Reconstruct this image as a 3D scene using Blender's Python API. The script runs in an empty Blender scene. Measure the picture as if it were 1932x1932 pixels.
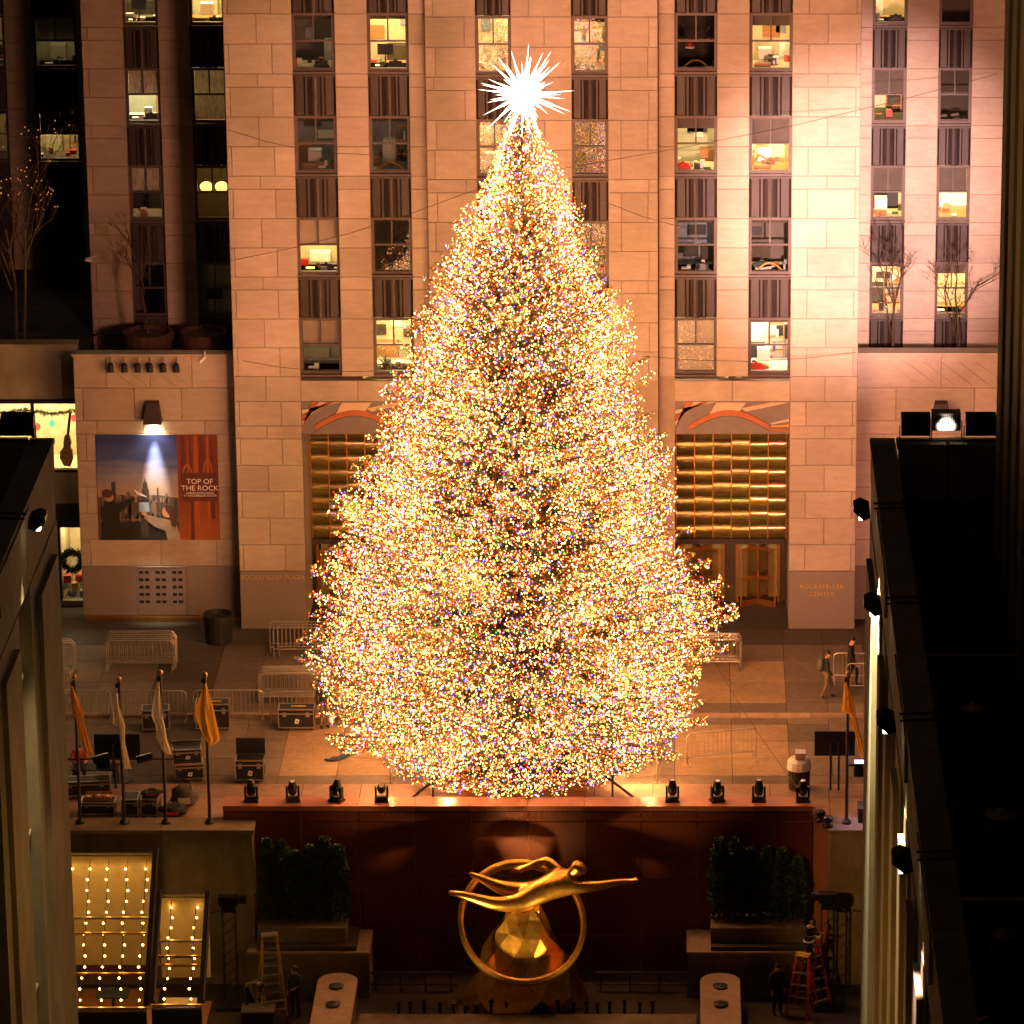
import bpy, bmesh, math, random
import numpy as np
from mathutils import Vector, Matrix

random.seed(7)
RNG = np.random.default_rng(11)
SC = bpy.context.scene
COL = SC.collection
R = math.radians

# ------------------------------------------------------------------ camera
FPX, PX, PY = 9000.0, 1290.0, 966.0          # focal length and principal point on a 1932-unit frame
TH, CAMY, CAMZ = R(18.0), -160.4, 56.5
cam_d = bpy.data.cameras.new("camera")
cam_d.sensor_width = 36.0
cam_d.lens = FPX / 1932.0 * 36.0
cam_d.shift_x = -(PX - 966.0) / 1932.0
cam_d.clip_start, cam_d.clip_end = 1.0, 2000.0
cam = bpy.data.objects.new("camera", cam_d)
cam.location = (0, CAMY, CAMZ)
cam.rotation_euler = (R(90) - TH, 0, 0)
COL.objects.link(cam)
SC.camera = cam

# ------------------------------------------------------------------ night sky
world = bpy.data.worlds.new("World")
SC.world = world
world.use_nodes = True
wn = world.node_tree
bgn = wn.nodes["Background"]
sky = wn.nodes.new("ShaderNodeTexSky")
sky.sky_type = 'NISHITA'
sky.sun_disc = False
sky.sun_elevation = R(-4.0)
sky.sun_rotation = R(180)
mixw = wn.nodes.new("ShaderNodeMix"); mixw.data_type = 'RGBA'
mixw.inputs[0].default_value = 0.9
mixw.inputs[7].default_value = (0.60, 0.34, 0.19, 1)     # sodium glow of the city on the low cloud
wn.links.new(sky.outputs[0], mixw.inputs[6])
wn.links.new(mixw.outputs[2], bgn.inputs[0])
bgn.inputs[1].default_value = 0.022

# ------------------------------------------------------------------ exposure, renderer
SC.view_settings.view_transform = 'Standard'
SC.view_settings.look = 'None'
SC.view_settings.exposure = 0.0
SC.view_settings.gamma = 1.0
SC.render.engine = 'CYCLES'
cy = SC.cycles
cy.use_denoising = True
try:
    cy.denoiser = 'OPENIMAGEDENOISE'
    cy.denoising_input_passes = 'RGB_ALBEDO_NORMAL'
except Exception:
    pass
cy.max_bounces = 5
cy.diffuse_bounces = 2
cy.glossy_bounces = 3
cy.transmission_bounces = 4
cy.transparent_max_bounces = 16
cy.sample_clamp_indirect = 4.0
cy.caustics_reflective = False
cy.caustics_refractive = False
cy.use_light_tree = True
cy.use_adaptive_sampling = True
cy.adaptive_threshold = 0.02

_c, _s = math.cos(TH), math.sin(TH)
def _ray(u, v):
    x, y = (u - PX) / FPX, (v - PY) / FPX
    return x, _c - y * _s, -_s - y * _c
def A(u, v, Y):
    """point of the plane y = Y that was measured at (u, v)"""
    r = _ray(u, v); t = (Y - CAMY) / r[1]
    return Vector((r[0] * t, Y, CAMZ + r[2] * t))
def G(u, v, Z=0.0):
    """point of the level z = Z that was measured at (u, v)"""
    r = _ray(u, v); t = (Z - CAMZ) / r[2]
    return Vector((r[0] * t, CAMY + r[1] * t, Z))

# ------------------------------------------------------------------ materials
M = {}
def nd(nt, typ, **kw):
    n = nt.nodes.new(typ)
    for k_, v_ in kw.items():
        setattr(n, k_, v_)
    return n
def mat(name, col, rough=0.7, metal=0.0, var=0.25, scale=3.0, stretch=(1, 1, 1), bump=0.0, objvar=0.0,
        emit=None, strength=0.0, spots=0.0, spec=0.5, coat=0.0, transl=0.0, fine=0.0):
    m = bpy.data.materials.new(name); M[name] = m
    m.use_nodes = True
    nt = m.node_tree
    b = nt.nodes["Principled BSDF"]
    b.inputs["Roughness"].default_value = rough
    b.inputs["Metallic"].default_value = metal
    b.inputs["Specular IOR Level"].default_value = spec
    if coat: b.inputs["Coat Weight"].default_value = coat
    geo = nd(nt, "ShaderNodeNewGeometry")
    oi = nd(nt, "ShaderNodeObjectInfo")
    off = nd(nt, "ShaderNodeVectorMath", operation='MULTIPLY_ADD')
    cmb = nd(nt, "ShaderNodeCombineXYZ")
    for i in range(3): nt.links.new(oi.outputs["Random"], cmb.inputs[i])
    nt.links.new(cmb.outputs[0], off.inputs[0])
    off.inputs[1].default_value = (37, 53, 71) if objvar else (0, 0, 0)
    sc_ = nd(nt, "ShaderNodeVectorMath", operation='MULTIPLY')
    sc_.inputs[1].default_value = stretch
    nt.links.new(geo.outputs["Position"], sc_.inputs[0])
    nt.links.new(sc_.outputs[0], off.inputs[2])
    n1 = nd(nt, "ShaderNodeTexNoise"); n1.inputs["Scale"].default_value = scale
    n1.inputs["Detail"].default_value = 8; n1.inputs["Roughness"].default_value = 0.62
    nt.links.new(off.outputs[0], n1.inputs["Vector"])
    mr = nd(nt, "ShaderNodeMapRange")
    mr.inputs[1].default_value, mr.inputs[2].default_value = 0.28, 0.72
    mr.inputs[3].default_value, mr.inputs[4].default_value = 1 - var, 1 + var
    nt.links.new(n1.outputs[0], mr.inputs[0])
    val = mr.outputs[0]
    if objvar:
        mo = nd(nt, "ShaderNodeMapRange")
        mo.inputs[3].default_value, mo.inputs[4].default_value = 1 - objvar, 1 + objvar
        nt.links.new(oi.outputs["Random"], mo.inputs[0])
        mu = nd(nt, "ShaderNodeMath", operation='MULTIPLY')
        nt.links.new(val, mu.inputs[0]); nt.links.new(mo.outputs[0], mu.inputs[1]); val = mu.outputs[0]
    if fine:
        n3 = nd(nt, "ShaderNodeTexNoise"); n3.inputs["Scale"].default_value = 45.0; n3.inputs["Detail"].default_value = 3
        nt.links.new(geo.outputs["Position"], n3.inputs["Vector"])
        m3 = nd(nt, "ShaderNodeMapRange")
        m3.inputs[1].default_value, m3.inputs[2].default_value = 0.3, 0.7
        m3.inputs[3].default_value, m3.inputs[4].default_value = 1 - fine, 1 + fine
        nt.links.new(n3.outputs[0], m3.inputs[0])
        mu3 = nd(nt, "ShaderNodeMath", operation='MULTIPLY')
        nt.links.new(val, mu3.inputs[0]); nt.links.new(m3.outputs[0], mu3.inputs[1]); val = mu3.outputs[0]
    if spots:
        n2 = nd(nt, "ShaderNodeTexNoise"); n2.inputs["Scale"].default_value = 0.35
        n2.inputs["Detail"].default_value = 6; n2.inputs["Roughness"].default_value = 0.7
        nt.links.new(geo.outputs["Position"], n2.inputs["Vector"])
        m2 = nd(nt, "ShaderNodeMapRange")
        m2.inputs[1].default_value, m2.inputs[2].default_value = 0.35, 0.62
        m2.inputs[3].default_value, m2.inputs[4].default_value = 1 - spots, 1.0
        nt.links.new(n2.outputs[0], m2.inputs[0])
        mu2 = nd(nt, "ShaderNodeMath", operation='MULTIPLY')
        nt.links.new(val, mu2.inputs[0]); nt.links.new(m2.outputs[0], mu2.inputs[1]); val = mu2.outputs[0]
    vm = nd(nt, "ShaderNodeVectorMath", operation='SCALE')
    vm.inputs[0].default_value = col[:3]
    nt.links.new(val, vm.inputs["Scale"])
    nt.links.new(vm.outputs[0], b.inputs["Base Color"])
    if bump:
        bp = nd(nt, "ShaderNodeBump"); bp.inputs["Strength"].default_value = bump
        bp.inputs["Distance"].default_value = 0.02
        nt.links.new(n1.outputs[0], bp.inputs["Height"]); nt.links.new(bp.outputs[0], b.inputs["Normal"])
    if emit:
        b.inputs["Emission Color"].default_value = (*emit, 1)
        b.inputs["Emission Strength"].default_value = strength
    if transl:
        out = nt.nodes["Material Output"]
        tr = nd(nt, "ShaderNodeBsdfTranslucent"); nt.links.new(vm.outputs[0], tr.inputs[0])
        mx = nd(nt, "ShaderNodeMixShader"); mx.inputs[0].default_value = transl
        nt.links.new(b.outputs[0], mx.inputs[1]); nt.links.new(tr.outputs[0], mx.inputs[2])
        nt.links.new(mx.outputs[0], out.inputs[0])
    return m
def emat(name, col, strength):
    m = bpy.data.materials.new(name); M[name] = m
    m.use_nodes = True
    nt = m.node_tree; nt.nodes.clear()
    e = nd(nt, "ShaderNodeEmission"); e.inputs[0].default_value = (*col, 1); e.inputs[1].default_value = strength
    o = nd(nt, "ShaderNodeOutputMaterial"); nt.links.new(e.outputs[0], o.inputs[0])
    return m
def glassmat(name, tint=(1, 1, 1), refl=0.12, rough=0.02, wave=0.0):
    m = bpy.data.materials.new(name); M[name] = m
    m.use_nodes = True
    nt = m.node_tree; nt.nodes.clear()
    t = nd(nt, "ShaderNodeBsdfTransparent"); t.inputs[0].default_value = (*tint, 1)
    g = nd(nt, "ShaderNodeBsdfGlossy"); g.inputs["Roughness"].default_value = rough
    if wave:
        n = nd(nt, "ShaderNodeTexNoise"); n.inputs["Scale"].default_value = 2.6; n.inputs["Detail"].default_value = 2
        bp = nd(nt, "ShaderNodeBump"); bp.inputs["Strength"].default_value = wave; bp.inputs["Distance"].default_value = 0.1
        geo = nd(nt, "ShaderNodeNewGeometry"); nt.links.new(geo.outputs["Position"], n.inputs["Vector"])
        nt.links.new(n.outputs[0], bp.inputs["Height"]); nt.links.new(bp.outputs[0], g.inputs["Normal"])
    mx = nd(nt, "ShaderNodeMixShader"); mx.inputs[0].default_value = refl
    o = nd(nt, "ShaderNodeOutputMaterial")
    nt.links.new(t.outputs[0], mx.inputs[1]); nt.links.new(g.outputs[0], mx.inputs[2]); nt.links.new(mx.outputs[0], o.inputs[0])
    return m

mat("limestone", (0.45, 0.36, 0.29), 0.85, var=0.10, scale=2.2, stretch=(0.7, 0.7, 3.0), bump=0.15, objvar=0.10, fine=0.10, spots=0.20)
mat("limestone_core", (0.31, 0.23, 0.17), 0.9, var=0.1)
mat("limestone_old", (0.40, 0.34, 0.25), 0.85, var=0.2, scale=1.2, stretch=(1, 1, .5), bump=0.15, objvar=0.05, spots=0.25)
mat("granite_grey", (0.22, 0.17, 0.15), 0.6, var=0.2, scale=30, fine=0.15, objvar=0.05)
mat("granite_red", (0.15, 0.032, 0.013), 0.34, var=0.22, scale=25, objvar=0.08, fine=0.1)
mat("granite_coping", (0.36, 0.13, 0.08), 0.3, var=0.15, scale=25, objvar=0.05)
mat("joint_orange", (0.62, 0.27, 0.10), 0.8)
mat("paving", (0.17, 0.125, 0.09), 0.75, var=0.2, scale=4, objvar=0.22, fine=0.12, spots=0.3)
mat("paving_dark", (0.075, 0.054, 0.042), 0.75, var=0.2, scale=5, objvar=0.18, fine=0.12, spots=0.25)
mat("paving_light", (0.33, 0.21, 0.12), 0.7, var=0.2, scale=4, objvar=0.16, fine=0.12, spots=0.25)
mat("paving_joint", (0.05, 0.038, 0.03), 0.9)
mat("kerb_stone", (0.33, 0.22, 0.155), 0.75, var=0.2, objvar=0.1)
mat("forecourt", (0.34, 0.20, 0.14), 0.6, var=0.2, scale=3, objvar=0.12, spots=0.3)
mat("concrete", (0.22, 0.155, 0.105), 0.85, var=0.25, scale=2, stretch=(1, 1, .35), spots=0.35, fine=0.08, objvar=0.04)
mat("roof_black", (0.030, 0.021, 0.015), 0.95, var=0.6, scale=0.7, fine=.3, spots=.5)
mat("bronze_dark", (0.046, 0.031, 0.029), 0.5, metal=0.2, var=0.35, scale=2.2, stretch=(6, 6, 0.5))
mat("window_metal", (0.085, 0.058, 0.052), 0.5, metal=0.2, var=0.15)
mat("black", (0.012, 0.011, 0.011), 0.55, var=0.2)
mat("black_gloss", (0.010, 0.010, 0.011), 0.22, var=0.1)
mat("screen_black", (0.006, 0.006, 0.007), 0.35, var=0.1)
mat("case_black", (0.018, 0.014, 0.013), 0.5, var=0.3)
mat("aluminium", (0.62, 0.57, 0.52), 0.35, metal=0.9, var=0.12)
mat("galvanised", (0.42, 0.37, 0.33), 0.45, metal=0.7, var=0.2, scale=6, objvar=0.1)
mat("bronze", (0.62, 0.27, 0.07), 0.32, metal=0.9, var=0.2)
mat("brass", (0.75, 0.45, 0.15), 0.3, metal=1.0, var=0.15)
mat("gold_leaf", (0.95, 0.52, 0.11), 0.31, metal=1.0, var=0.25, scale=5, bump=0.5, spots=.25)
mat("gold_paint", (0.62, 0.38, 0.08), 0.5, metal=0.5)
mat("wood", (0.34, 0.15, 0.05), 0.6, var=0.3, scale=4, stretch=(.4, 4, 4))
mat("ochre_dark", (0.05, 0.035, 0.02), 0.8)
mat("terracotta", (0.075, 0.032, 0.02), 0.8, var=0.2)
mat("bark", (0.06, 0.036, 0.022), 0.9, var=0.35, scale=8)
mat("bark_pale", (0.09, 0.06, 0.04), 0.85, var=0.5, scale=7, stretch=(1, 1, 4))
mat("needle", (0.15, 0.12, 0.042), 0.6, var=0.45, scale=1.4, transl=0.2)
mat("shrub_leaf", (0.050, 0.095, 0.028), 0.6, var=0.5, scale=2.2, transl=0.2)
mat("wire_dark", (0.05, 0.03, 0.025), 0.6)
mat("white_plastic", (0.75, 0.72, 0.68), 0.4, var=0.05)
mat("paper", (0.78, 0.74, 0.66), 0.7, var=0.08)
mat("red_paint", (0.62, 0.035, 0.02), 0.45, var=0.15)
mat("yellow_paint", (0.62, 0.38, 0.05), 0.5)
mat("blue_cloth", (0.02, 0.035, 0.10), 0.8)
mat("skin", (0.48, 0.26, 0.17), 0.55, var=0.06)
mat("hair", (0.02, 0.014, 0.010), 0.6)
mat("cloth_black", (0.016, 0.014, 0.015), 0.85, var=0.3, scale=8)
mat("cloth_grey", (0.10, 0.085, 0.075), 0.85, var=0.3, scale=8)
mat("cloth_brown", (0.17, 0.115, 0.085), 0.85, var=0.3, scale=8)
mat("cloth_red", (0.50, 0.055, 0.02), 0.8, var=0.2, scale=8)
mat("flag_gold", (0.85, 0.46, 0.06), 0.55, var=0.12, transl=0.35)
mat("flag_orange", (0.85, 0.40, 0.07), 0.55, var=0.12, transl=0.35)
mat("flag_white", (0.85, 0.74, 0.58), 0.6, var=0.1, transl=0.35)
mat("sign_green", (0.15, 0.6, 0.08), 0.6)
mat("relief_flesh", (0.60, 0.42, 0.30), 0.8, var=0.1)
mat("relief_terra", (0.42, 0.13, 0.05), 0.8, var=0.12)
mat("relief_grey", (0.20, 0.16, 0.15), 0.8, var=0.12)
glassmat("glass_clear", refl=0.13)
glassmat("glass_wavy", refl=0.42, wave=0.10)
glassmat("glass_roof", tint=(0.80, 0.66, 0.46), refl=0.10, rough=0.1)
glassmat("glass_door", tint=(0.75, 0.62, 0.42), refl=0.15)

# ------------------------------------------------------------------ helpers
class MB:
    """collects pieces and links them as ONE mesh object"""
    def __init__(self): self.v = []; self.f = []; self.m = []; self.mi = 0
    def add(self, vs, fs):
        o = len(self.v)
        self.v.extend([tuple(p) for p in vs]); self.f.extend([tuple(i + o for i in f) for f in fs]); self.m.extend([self.mi] * len(fs))
        return self
    def box(self, x0, x1, y0, y1, z0, z1):
        return self.add([(x0, y0, z0), (x1, y0, z0), (x1, y1, z0), (x0, y1, z0), (x0, y0, z1), (x1, y0, z1), (x1, y1, z1), (x0, y1, z1)],
                        [(0, 3, 2, 1), (4, 5, 6, 7), (0, 1, 5, 4), (1, 2, 6, 5), (2, 3, 7, 6), (3, 0, 4, 7)])
    def cham(self, x0, x1, y0, y1, z0, z1, c=0.012):
        """box whose front face (y0) has chamfered edges; no back"""
        return self.add([(x0, y1, z0), (x1, y1, z0), (x1, y1, z1), (x0, y1, z1), (x0, y0 + c, z0), (x1, y0 + c, z0), (x1, y0 + c, z1), (x0, y0 + c, z1),
                         (x0 + c, y0, z0 + c), (x1 - c, y0, z0 + c), (x1 - c, y0, z1 - c), (x0 + c, y0, z1 - c)],
                        [(0, 1, 5, 4), (1, 2, 6, 5), (2, 3, 7, 6), (3, 0, 4, 7), (4, 5, 9, 8), (5, 6, 10, 9), (6, 7, 11, 10), (7, 4, 8, 11), (8, 9, 10, 11)])
    def bar(self, a, b, w, h=None):
        """square bar from a to b"""
        a, b = Vector(a), Vector(b); h = h or w
        d = (b - a).normalized(); up = Vector((0, 0, 1)) if abs(d.z) < .95 else Vector((0, 1, 0))
        s = d.cross(up).normalized() * w / 2; t = s.cross(d).normalized() * h / 2
        vs = [a - s - t, a + s - t, a + s + t, a - s + t, b - s - t, b + s - t, b + s + t, b - s + t]
        return self.add(vs, [(0, 3, 2, 1), (4, 5, 6, 7), (0, 1, 5, 4), (1, 2, 6, 5), (2, 3, 7, 6), (3, 0, 4, 7)])
    def tube(self, pts, r, n=6, r1=None, cap=True):
        pts = [Vector(p) for p in pts]; rings = []
        N = len(pts); prev = None
        for i, p in enumerate(pts):
            d = (pts[min(i + 1, N - 1)] - pts[max(i - 1, 0)]).normalized()
            if prev is None:
                up = Vector((0, 0, 1)) if abs(d.z) < .9 else Vector((1, 0, 0))
                s = d.cross(up).normalized()
            else:
                s = (prev - d * prev.dot(d)).normalized()
            prev = s; t = d.cross(s)
            rr = r if r1 is None else r + (r1 - r) * i / max(N - 1, 1)
            if callable(r): rr = r(i / max(N - 1, 1))
            rings.append([p + (s * math.cos(2 * math.pi * j / n) + t * math.sin(2 * math.pi * j / n)) * rr for j in range(n)])
        vs = [q for g in rings for q in g]; fs = []
        for i in range(N - 1):
            for j in range(n):
                a = i * n + j; b = i * n + (j + 1) % n
                fs.append((a, b, b + n, a + n))
        if cap:
            fs.append(tuple(range(n - 1, -1, -1))); fs.append(tuple((N - 1) * n + j for j in range(n)))
        return self.add(vs, fs)
    def lathe(self, cx, cy, prof, n=16):
        vs = [(cx + r * math.cos(2 * math.pi * j / n), cy + r * math.sin(2 * math.pi * j / n), z) for r, z in prof for j in range(n)]
        fs = []
        for i in range(len(prof) - 1):
            for j in range(n):
                a = i * n + j; b = i * n + (j + 1) % n
                fs.append((a, b, b + n, a + n))
        fs.append(tuple(range(n - 1, -1, -1))); fs.append(tuple((len(prof) - 1) * n + j for j in range(n)))
        return self.add(vs, fs)
    def sphere(self, c, r, n=10, m=7, sc=(1, 1, 1)):
        vs = [(c[0], c[1], c[2] - r * sc[2])]
        for i in range(1, m):
            ph = -math.pi / 2 + math.pi * i / m
            for j in range(n):
                th = 2 * math.pi * j / n
                vs.append((c[0] + r * sc[0] * math.cos(ph) * math.cos(th), c[1] + r * sc[1] * math.cos(ph) * math.sin(th), c[2] + r * sc[2] * math.sin(ph)))
        vs.append((c[0], c[1], c[2] + r * sc[2])); fs = []
        for j in range(n):
            fs.append((0, 1 + (j + 1) % n, 1 + j))
            fs.append((len(vs) - 1, 1 + (m - 2) * n + j, 1 + (m - 2) * n + (j + 1) % n))
        for i in range(m - 2):
            for j in range(n):
                a = 1 + i * n + j; b = 1 + i * n + (j + 1) % n
                fs.append((a, b, b + n, a + n))
        return self.add(vs, fs)
    def prism(self, poly, y0, y1):
        """polygon given as (x, z), extruded from y0 (front) to y1"""
        n = len(poly)
        vs = [(p[0], y0, p[1]) for p in poly] + [(p[0], y1, p[1]) for p in poly]
        fs = [tuple(range(n)), tuple(range(2 * n - 1, n - 1, -1))]
        for i in range(n):
            j = (i + 1) % n; fs.append((i, i + n, j + n, j))
        return self.add(vs, fs)
    def slab(self, poly, z0, z1):
        """polygon given as (x, y), from z0 up to z1"""
        n = len(poly)
        vs = [(p[0], p[1], z0) for p in poly] + [(p[0], p[1], z1) for p in poly]
        fs = [tuple(range(n - 1, -1, -1)), tuple(range(n, 2 * n))]
        for i in range(n):
            j = (i + 1) % n; fs.append((i, j, j + n, i + n))
        return self.add(vs, fs)
    def mesh(self, name):
        me = bpy.data.meshes.new(name); me.from_pydata(self.v, [], self.f); me.update(); return me
    def build(self, name, m, parent=None, smooth=False, origin=None):
        """vertices are world coordinates; the origin is the parent's origin (parents are unrotated while building)"""
        me = self.mesh(name)
        o = bpy.data.objects.new(name, me); COL.objects.link(o)
        for q in (m if isinstance(m, (list, tuple)) else [m]):
            me.materials.append(M[q] if isinstance(q, str) else q)
        if len(me.materials) > 1: me.polygons.foreach_set("material_index", self.m)
        if parent is not None: o.parent = parent
        w = wloc(parent) if parent is not None else Vector((0, 0, 0))
        if origin is not None:
            og = Vector(origin); me.transform(Matrix.Translation(-og)); o.location = og - w
        elif parent is not None:
            me.transform(Matrix.Translation(-w))
        if smooth: me.polygons.foreach_set("use_smooth", [True] * len(me.polygons))
        return o
def wloc(o):
    p = Vector(o.location)
    while o.parent is not None:
        o = o.parent; p = p + o.location
    return p
def thing(name, label, cat, loc=(0, 0, 0), group=None, parent=None):
    o = bpy.data.objects.new(name, None); COL.objects.link(o); o.location = loc
    o.empty_display_size = 0.2
    if label: tag(o, label, cat, group)
    if parent is not None: o.parent = parent; o.location = Vector(loc) - wloc(parent)
    return o
def tag(o, label, cat, group=None):
    o["label"] = label; o["category"] = cat
    if group: o["group"] = group
    return o
def struct(o): o["kind"] = "structure"; return o
def kids(o): return [c for c in bpy.data.objects if c.parent == o]
def copy_tree(o, loc, rz=0.0, parent=None, cache={}):
    c = o.copy(); COL.objects.link(c); c.parent = parent
    c.location = loc
    c.rotation_euler = (o.rotation_euler.x, o.rotation_euler.y, rz)
    if o.name not in cache: cache[o.name] = [(ch, kids(ch)) for ch in kids(o)]
    for ch, sub in cache[o.name]:
        d = ch.copy(); COL.objects.link(d); d.parent = c
        for g in sub:
            e = g.copy(); COL.objects.link(e); e.parent = d
    return c
def text_obj(s, size, loc, m, parent, name="lettering", extrude=0.004, align='CENTER', spacing=1.0, rot=(R(90), 0, 0)):
    cu = bpy.data.curves.new("t", 'FONT'); cu.body = s; cu.size = size; cu.align_x = align; cu.align_y = 'CENTER'
    cu.extrude = extrude; cu.space_character = spacing; cu.resolution_u = 3
    to = bpy.data.objects.new("t", cu); COL.objects.link(to)
    dg = bpy.context.evaluated_depsgraph_get()
    me = bpy.data.meshes.new_from_object(to.evaluated_get(dg))
    bpy.data.objects.remove(to); bpy.data.curves.remove(cu)
    me.name = name
    me.transform(Matrix.Rotation(rot[0], 4, 'X'))
    o = bpy.data.objects.new(name, me); COL.objects.link(o)
    me.materials.clear(); me.materials.append(M[m])
    o.parent = parent; o.location = Vector(loc) - wloc(parent)
    return o
def spot(parent, loc, target, energy, col, angle, blend=0.5, radius=0.1, name="lamp_light"):
    l = bpy.data.lights.new(name, 'SPOT'); l.energy = energy; l.color = col; l.spot_size = R(angle); l.spot_blend = blend
    l.shadow_soft_size = radius
    o = bpy.data.objects.new(name, l); COL.objects.link(o)
    o.rotation_euler = (Vector(target) - Vector(loc)).to_track_quat('-Z', 'Y').to_euler()
    o.parent = parent; o.location = Vector(loc) - wloc(parent)
    return o

# ------------------------------------------------------------------ ground and levels
def gsheet(name, x0, x1, y0, y1, z, m):
    mb = MB().add([(x0, y0, z), (x1, y0, z), (x1, y1, z), (x0, y1, z)], [(0, 1, 2, 3)])
    return struct(mb.build(name, m))
gsheet("ground", -600, 600, -300, 600, -7.0, "paving_dark")
KY = -8.57                       # kerb between pavement and street
side = struct(MB().box(-60, 40, KY, 9, -0.5, -0.02).build("pavement", "paving_joint"))
street = struct(MB().box(-60, 40, -15.2, KY - 0.18, -0.6, -0.125).build("street", "paving_joint"))
fore = struct(MB().box(-60, 40, -18.5, -15.2, -0.6, -0.02).build("forecourt", "paving_joint"))
def slab_piece(parent, x0, x1, y0, y1, z, m, name="paving_slab", g=0.012):
    MB().slab([(x0 + g, y0 + g), (x1 - g, y0 + g), (x1 - g, y1 - g), (x0 + g, y1 - g)], z - 0.05, z).build(name, m, parent)
# pavement: panels of paler stone framed by darker bands
rs = random.Random(3)
def field(parent, xs, ys, z, pick):
    for i in range(len(xs) - 1):
        for j in range(len(ys) - 1):
            slab_piece(parent, xs[i], xs[i + 1], ys[j], ys[j + 1], z, pick(i, j, 0.5 * (xs[i] + xs[i + 1]), 0.5 * (ys[j] + ys[j + 1])))
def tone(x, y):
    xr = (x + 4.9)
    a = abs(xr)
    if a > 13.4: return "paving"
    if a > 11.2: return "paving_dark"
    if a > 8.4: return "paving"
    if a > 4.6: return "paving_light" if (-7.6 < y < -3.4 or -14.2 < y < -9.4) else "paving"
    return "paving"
xs = [-24.5, -22.2, -20.2, -18.3, -16.2, -14.7, -13.3, -11.4, -9.5, -7.6, -4.9, -2.3, -0.3, 1.6, 3.5, 4.9, 6.3, 8.4]
ysw = [KY + 0.02, -7.6, -5.5, -3.4, -1.7, -0.02]
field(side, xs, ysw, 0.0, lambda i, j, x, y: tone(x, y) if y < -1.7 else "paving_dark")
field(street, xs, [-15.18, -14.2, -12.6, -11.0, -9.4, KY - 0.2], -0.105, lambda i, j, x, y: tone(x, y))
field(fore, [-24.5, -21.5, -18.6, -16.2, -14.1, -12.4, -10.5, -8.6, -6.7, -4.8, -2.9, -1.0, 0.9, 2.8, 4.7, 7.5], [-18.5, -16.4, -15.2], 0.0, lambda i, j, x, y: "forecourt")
for i, x in enumerate(np.arange(-24.5, 9.0, 2.4)):
    MB().cham(x + .01, x + 2.39, KY - 0.19, KY, -0.3, 0.012, .02).box(x + .01, x + 2.39, KY - 0.17, KY, -0.3, 0.01).build("kerb", "kerb_stone", side)

# ------------------------------------------------------------------ the tower behind the tree
tower = thing("office_tower", "tall limestone office tower with dark window columns standing behind the tree", "building", (-4.85, 0, 0))
SILLS = [20.2, 16.59, 12.98, 9.37]
def courses(top, bottom):
    zs = []
    for k in range(-1, 5):
        s = 20.2 - 3.61 * k
        zs += [s, s - 0.465, s - 1.515, s - 2.565]
    zs = sorted([z for z in zs if bottom - 1e-3 <= z <= top], reverse=True)
    return zs
BLK = [0]; REST = MB()
def block(parent, x0, x1, z0, z1, yf, m="limestone", name="stone_block", g=0.0075):
    if parent is tower and (z0 > 22.9 or (-8.9 < x0 and x1 < -.8 and z1 < 15.2)):
        REST.cham(x0 + g, x1 - g, yf, yf + 0.09, z0 + g, z1 - g, 0.015)     # behind the tree or above the frame
        return None
    BLK[0] += 1
    return MB().cham(x0 + g, x1 - g, yf, yf + 0.09, z0 + g, z1 - g, 0.015).build(name, m, parent)
def ashlar(parent, x0, x1, zs, yf, joints, m="limestone"):
    """courses of blocks; joints = list of two joint patterns (fractions), used in turn"""
    for i in range(len(zs) - 1):
        z1, z0 = zs[i], zs[i + 1]
        js = [0.0] + list(joints[i % len(joints)]) + [1.0]
        for a, b in zip(js[:-1], js[1:]):
            block(parent, x0 + (x1 - x0) * a, x0 + (x1 - x0) * b, z0, z1, yf, m)
zt = [26.4, 25.2] + [z for z in courses(25.0, 9.3)]
zt = sorted(set([round(z, 3) for z in zt]), reverse=True)
zlow = [9.37, 8.46, 7.56, 7.09, 6.11, 5.14, 4.15, 3.16, 2.18]
core = MB()
J2, J3, J1 = [0.5], [0.26, 0.9], []
# corner piers run to the ground
for x0, x1, flip in ((-15.77, -13.43, 0), (3.73, 6.09, 1)):
    core.box(x0, x1, 0.05, 0.5, 0, 26.4)
    js = [[.52], [.24, .93]] if flip else [[.48], [.07, .70]]
    ashlar(tower, x0, x1, zt[:-1] + zlow, 0.0, js)
    block(tower, x0, x1, 0.0, 2.18, -0.02, "granite_grey", "granite_block")
for x0, x1 in ((-11.97, -10.85), (1.15, 2.26)):
    core.box(x0, x1, 0.05, 0.5, 9.37, 26.4)
    ashlar(tower, x0, x1, zt, 0.0, [[]])
for x0, x1 in ((-9.44, -8.86), (-0.87, -0.31)):
    core.box(x0, x1, 0.05, 0.5, 0, 26.4)
    ashlar(tower, x0, x1, zt, 0.0, [[]])
for x0, x1, js in ((-8.84, -7.12, [[.16], [.78], [.2]]), (-5.91, -3.84, [[.55], [.3]]), (-2.60, -0.89, [[.26], [.82], [.26, .8]])):
    core.box(x0, x1, -0.45, 0.5, 0, 26.4)
    ashlar(tower, x0, x1, zt, -0.5, js)
# lintels over the entrances
for x0, x1 in ((-13.43, -9.44), (-0.31, 3.73)):
    core.box(x0, x1, 0.05, 3.0, 8.46, 9.20)
    ashlar(tower, x0, x1, [9.22, 8.46], 0.003, [[.5]])
core.box(-7.12, -5.91, -.4, .5, 8.0, 9.2); core.box(-3.84, -2.6, -.4, .5, 8.0, 9.2)
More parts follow.
